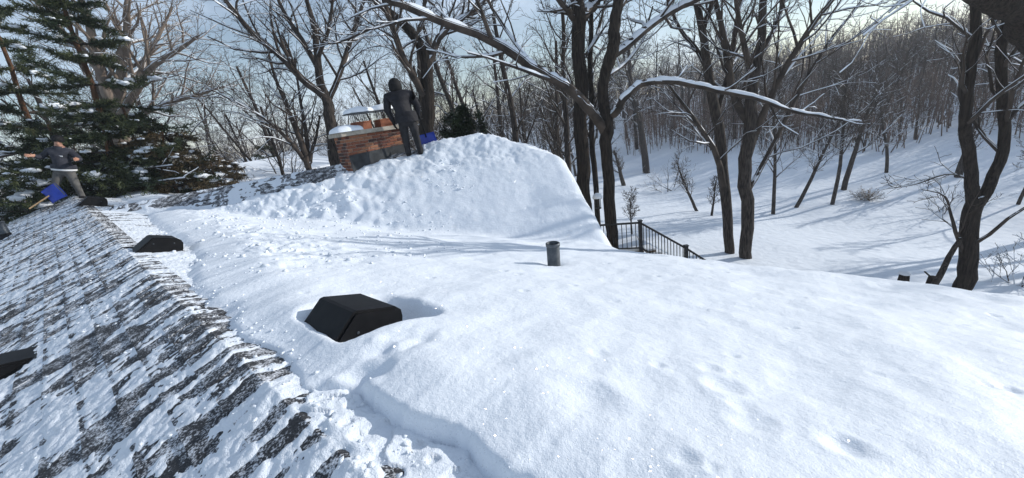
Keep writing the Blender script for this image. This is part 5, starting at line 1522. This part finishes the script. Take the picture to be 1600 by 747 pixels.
# --- man in the knit cap, arms spread, facing us
f2 = at(108, 314, 10.9); H2 = np.array([f2[0], f2[1], float(roofz(f2[0], f2[1])) + .02])
J = {'pelvis': (0, 0, .82, (.16, .125)), 'belly': (-.01, 0, .97, (.205, .155)), 'chest': (-.03, 0, 1.18, (.215, .15)), 'yoke': (-.03, 0, 1.34, (.16, .11)), 'neck': (-.03, -.02, 1.43, .058),
     'head': (-.02, -.05, 1.53, (.078, .092)), 'crown': (-.02, -.04, 1.62, (.066, .08)), 'nose': (.005, -.145, 1.525, .014),
     'lsh': (-.21, 0, 1.33, .08), 'lel': (-.35, -.06, 1.12, .07), 'lwr': (-.36, -.28, 1.17, .052),
     'rsh': (.17, 0, 1.33, .08), 'rel': (.32, -.02, 1.12, .07), 'rwr': (.36, -.24, 1.15, .052),
     'lhip': (-.09, 0, .76, .115), 'lkn': (-.17, -.06, .43, .08), 'lan': (-.20, 0, .09, .055), 'lheel': (-.20, .04, .04, .045), 'ltoe': (-.22, -.17, .035, .045),
     'rhip': (.09, 0, .76, .115), 'rkn': (.20, -.05, .43, .08), 'ran': (.27, 0, .09, .055), 'rheel': (.27, .04, .04, .045), 'rtoe': (.33, -.15, .035, .045)}
bones = [('pelvis', 'belly', 0), ('belly', 'chest', 0), ('chest', 'yoke', 0), ('yoke', 'neck', 0), ('neck', 'head', 3), ('head', 'crown', 3), ('head', 'nose', 3), ('yoke', 'lsh', 0), ('lsh', 'lel', 0), ('lel', 'lwr', 0), ('yoke', 'rsh', 0), ('rsh', 'rel', 0), ('rel', 'rwr', 0),
         ('pelvis', 'lhip', 1), ('lhip', 'lkn', 1), ('lkn', 'lan', 1), ('lan', 'lheel', 2), ('lan', 'ltoe', 2), ('pelvis', 'rhip', 1), ('rhip', 'rkn', 1), ('rkn', 'ran', 1), ('ran', 'rheel', 2), ('ran', 'rtoe', 2)]
hand(J, bones, 'lwr', (-.2, -.9, .1), (0, -.4, 1), 3, .5, 'l'); hand(J, bones, 'rwr', (.3, -.9, .1), (0, -.4, 1), 3, .5, 'r')
p2 = person('person', H2, radians(-32 + 60), J, bones, [M_HOOD, M_PANTG, M_BLACK, M_SKIN], 'man in black knit cap and dark grey hoodie with arms spread wide')
p2.rotation_euler = (0, radians(15), radians(20)); p2.scale = (1.1, 1.1, 1.0)
mb = MB(); mb.lathe([(.098, 1.565), (.104, 1.60), (.102, 1.66), (.08, 1.71), (.04, 1.735), (.001, 1.74)], (-.02, -.03, 0), 20); v = np.concatenate(mb.v); v[:, 1] = -.04 + (v[:, 1] + .04) * 1.16; mb.v = [v]; mb.build('knit_cap', M_BLACK, p2, True)
mb = MB(); mb.lathe([(.222, .815), (.226, .83), (.226, .86), (.22, .872)], (0, 0, 0), 24); v = np.concatenate(mb.v); v[:, 1] *= .8; mb.v = [v]; mb.build('shirt_hem', M_WHITE, p2, True)
mb = MB(); mb.lathe([(.228, .862), (.232, .90), (.215, .98)], (0, 0, 0), 24); v = np.concatenate(mb.v); v[:, 1] *= .82; mb.v = [v]; mb.build('hoodie_hem', M_HOOD, p2, True)
mb = MB(); mb.box((.05, -.162, 1.20), (.07, .012, .03), [[1, 0, 0], [0, 1, 0], [0, 0, 1]]); mb.build('chest_mark', M_WHITE, p2)
mb = MB(); mb.lathe([(.105, 1.36), (.115, 1.40), (.095, 1.45), (.075, 1.44)], (-.03, -.005, 0), 18); mb.build('hood_collar', M_HOOD, p2, True)
for sx in (-.03, .03):
    mb = MB(); mb.lathe([(.001, .008), (.007, .005), (.009, 0)], (0, 0, 0), 10, [[1, 0, 0], [0, 0, 1], [0, -1, 0]]); v = np.concatenate(mb.v) + np.array([-.015 + sx, -.137, 1.545]); mb.v = [v]; mb.build('eye', M_EYE, p2)
sl_ = at(88, 302, 10.4)
shovel(sl_, None, at(46, 326, 10.2), at(72, 309, 10.35), .44, .36, (.2, -1, .3), 'blue snow shovel with wooden handle lying before the man in the knit cap', True)

# ------------------------------------------------------------------ cold winter air
HAZE = 0.0009
mb = MB(); mb.box((0, 20, 12.0), (420, 420, 30))
hz = mb.build('haze', None)
hm = bpy.data.materials.new('haze'); hm.use_nodes = True
hn = hm.node_tree; hn.nodes.clear()
ho = hn.nodes.new('ShaderNodeOutputMaterial'); hv = hn.nodes.new('ShaderNodeVolumePrincipled')
hv.inputs['Color'].default_value = (0.90, 0.93, 0.98, 1); hv.inputs['Density'].default_value = HAZE; hv.inputs['Anisotropy'].default_value = 0.35
hn.links.new(hv.outputs['Volume'], ho.inputs['Volume'])
hz.data.materials.append(hm)
tag(hz, 'pale cold haze in the winter air', kind='stuff')
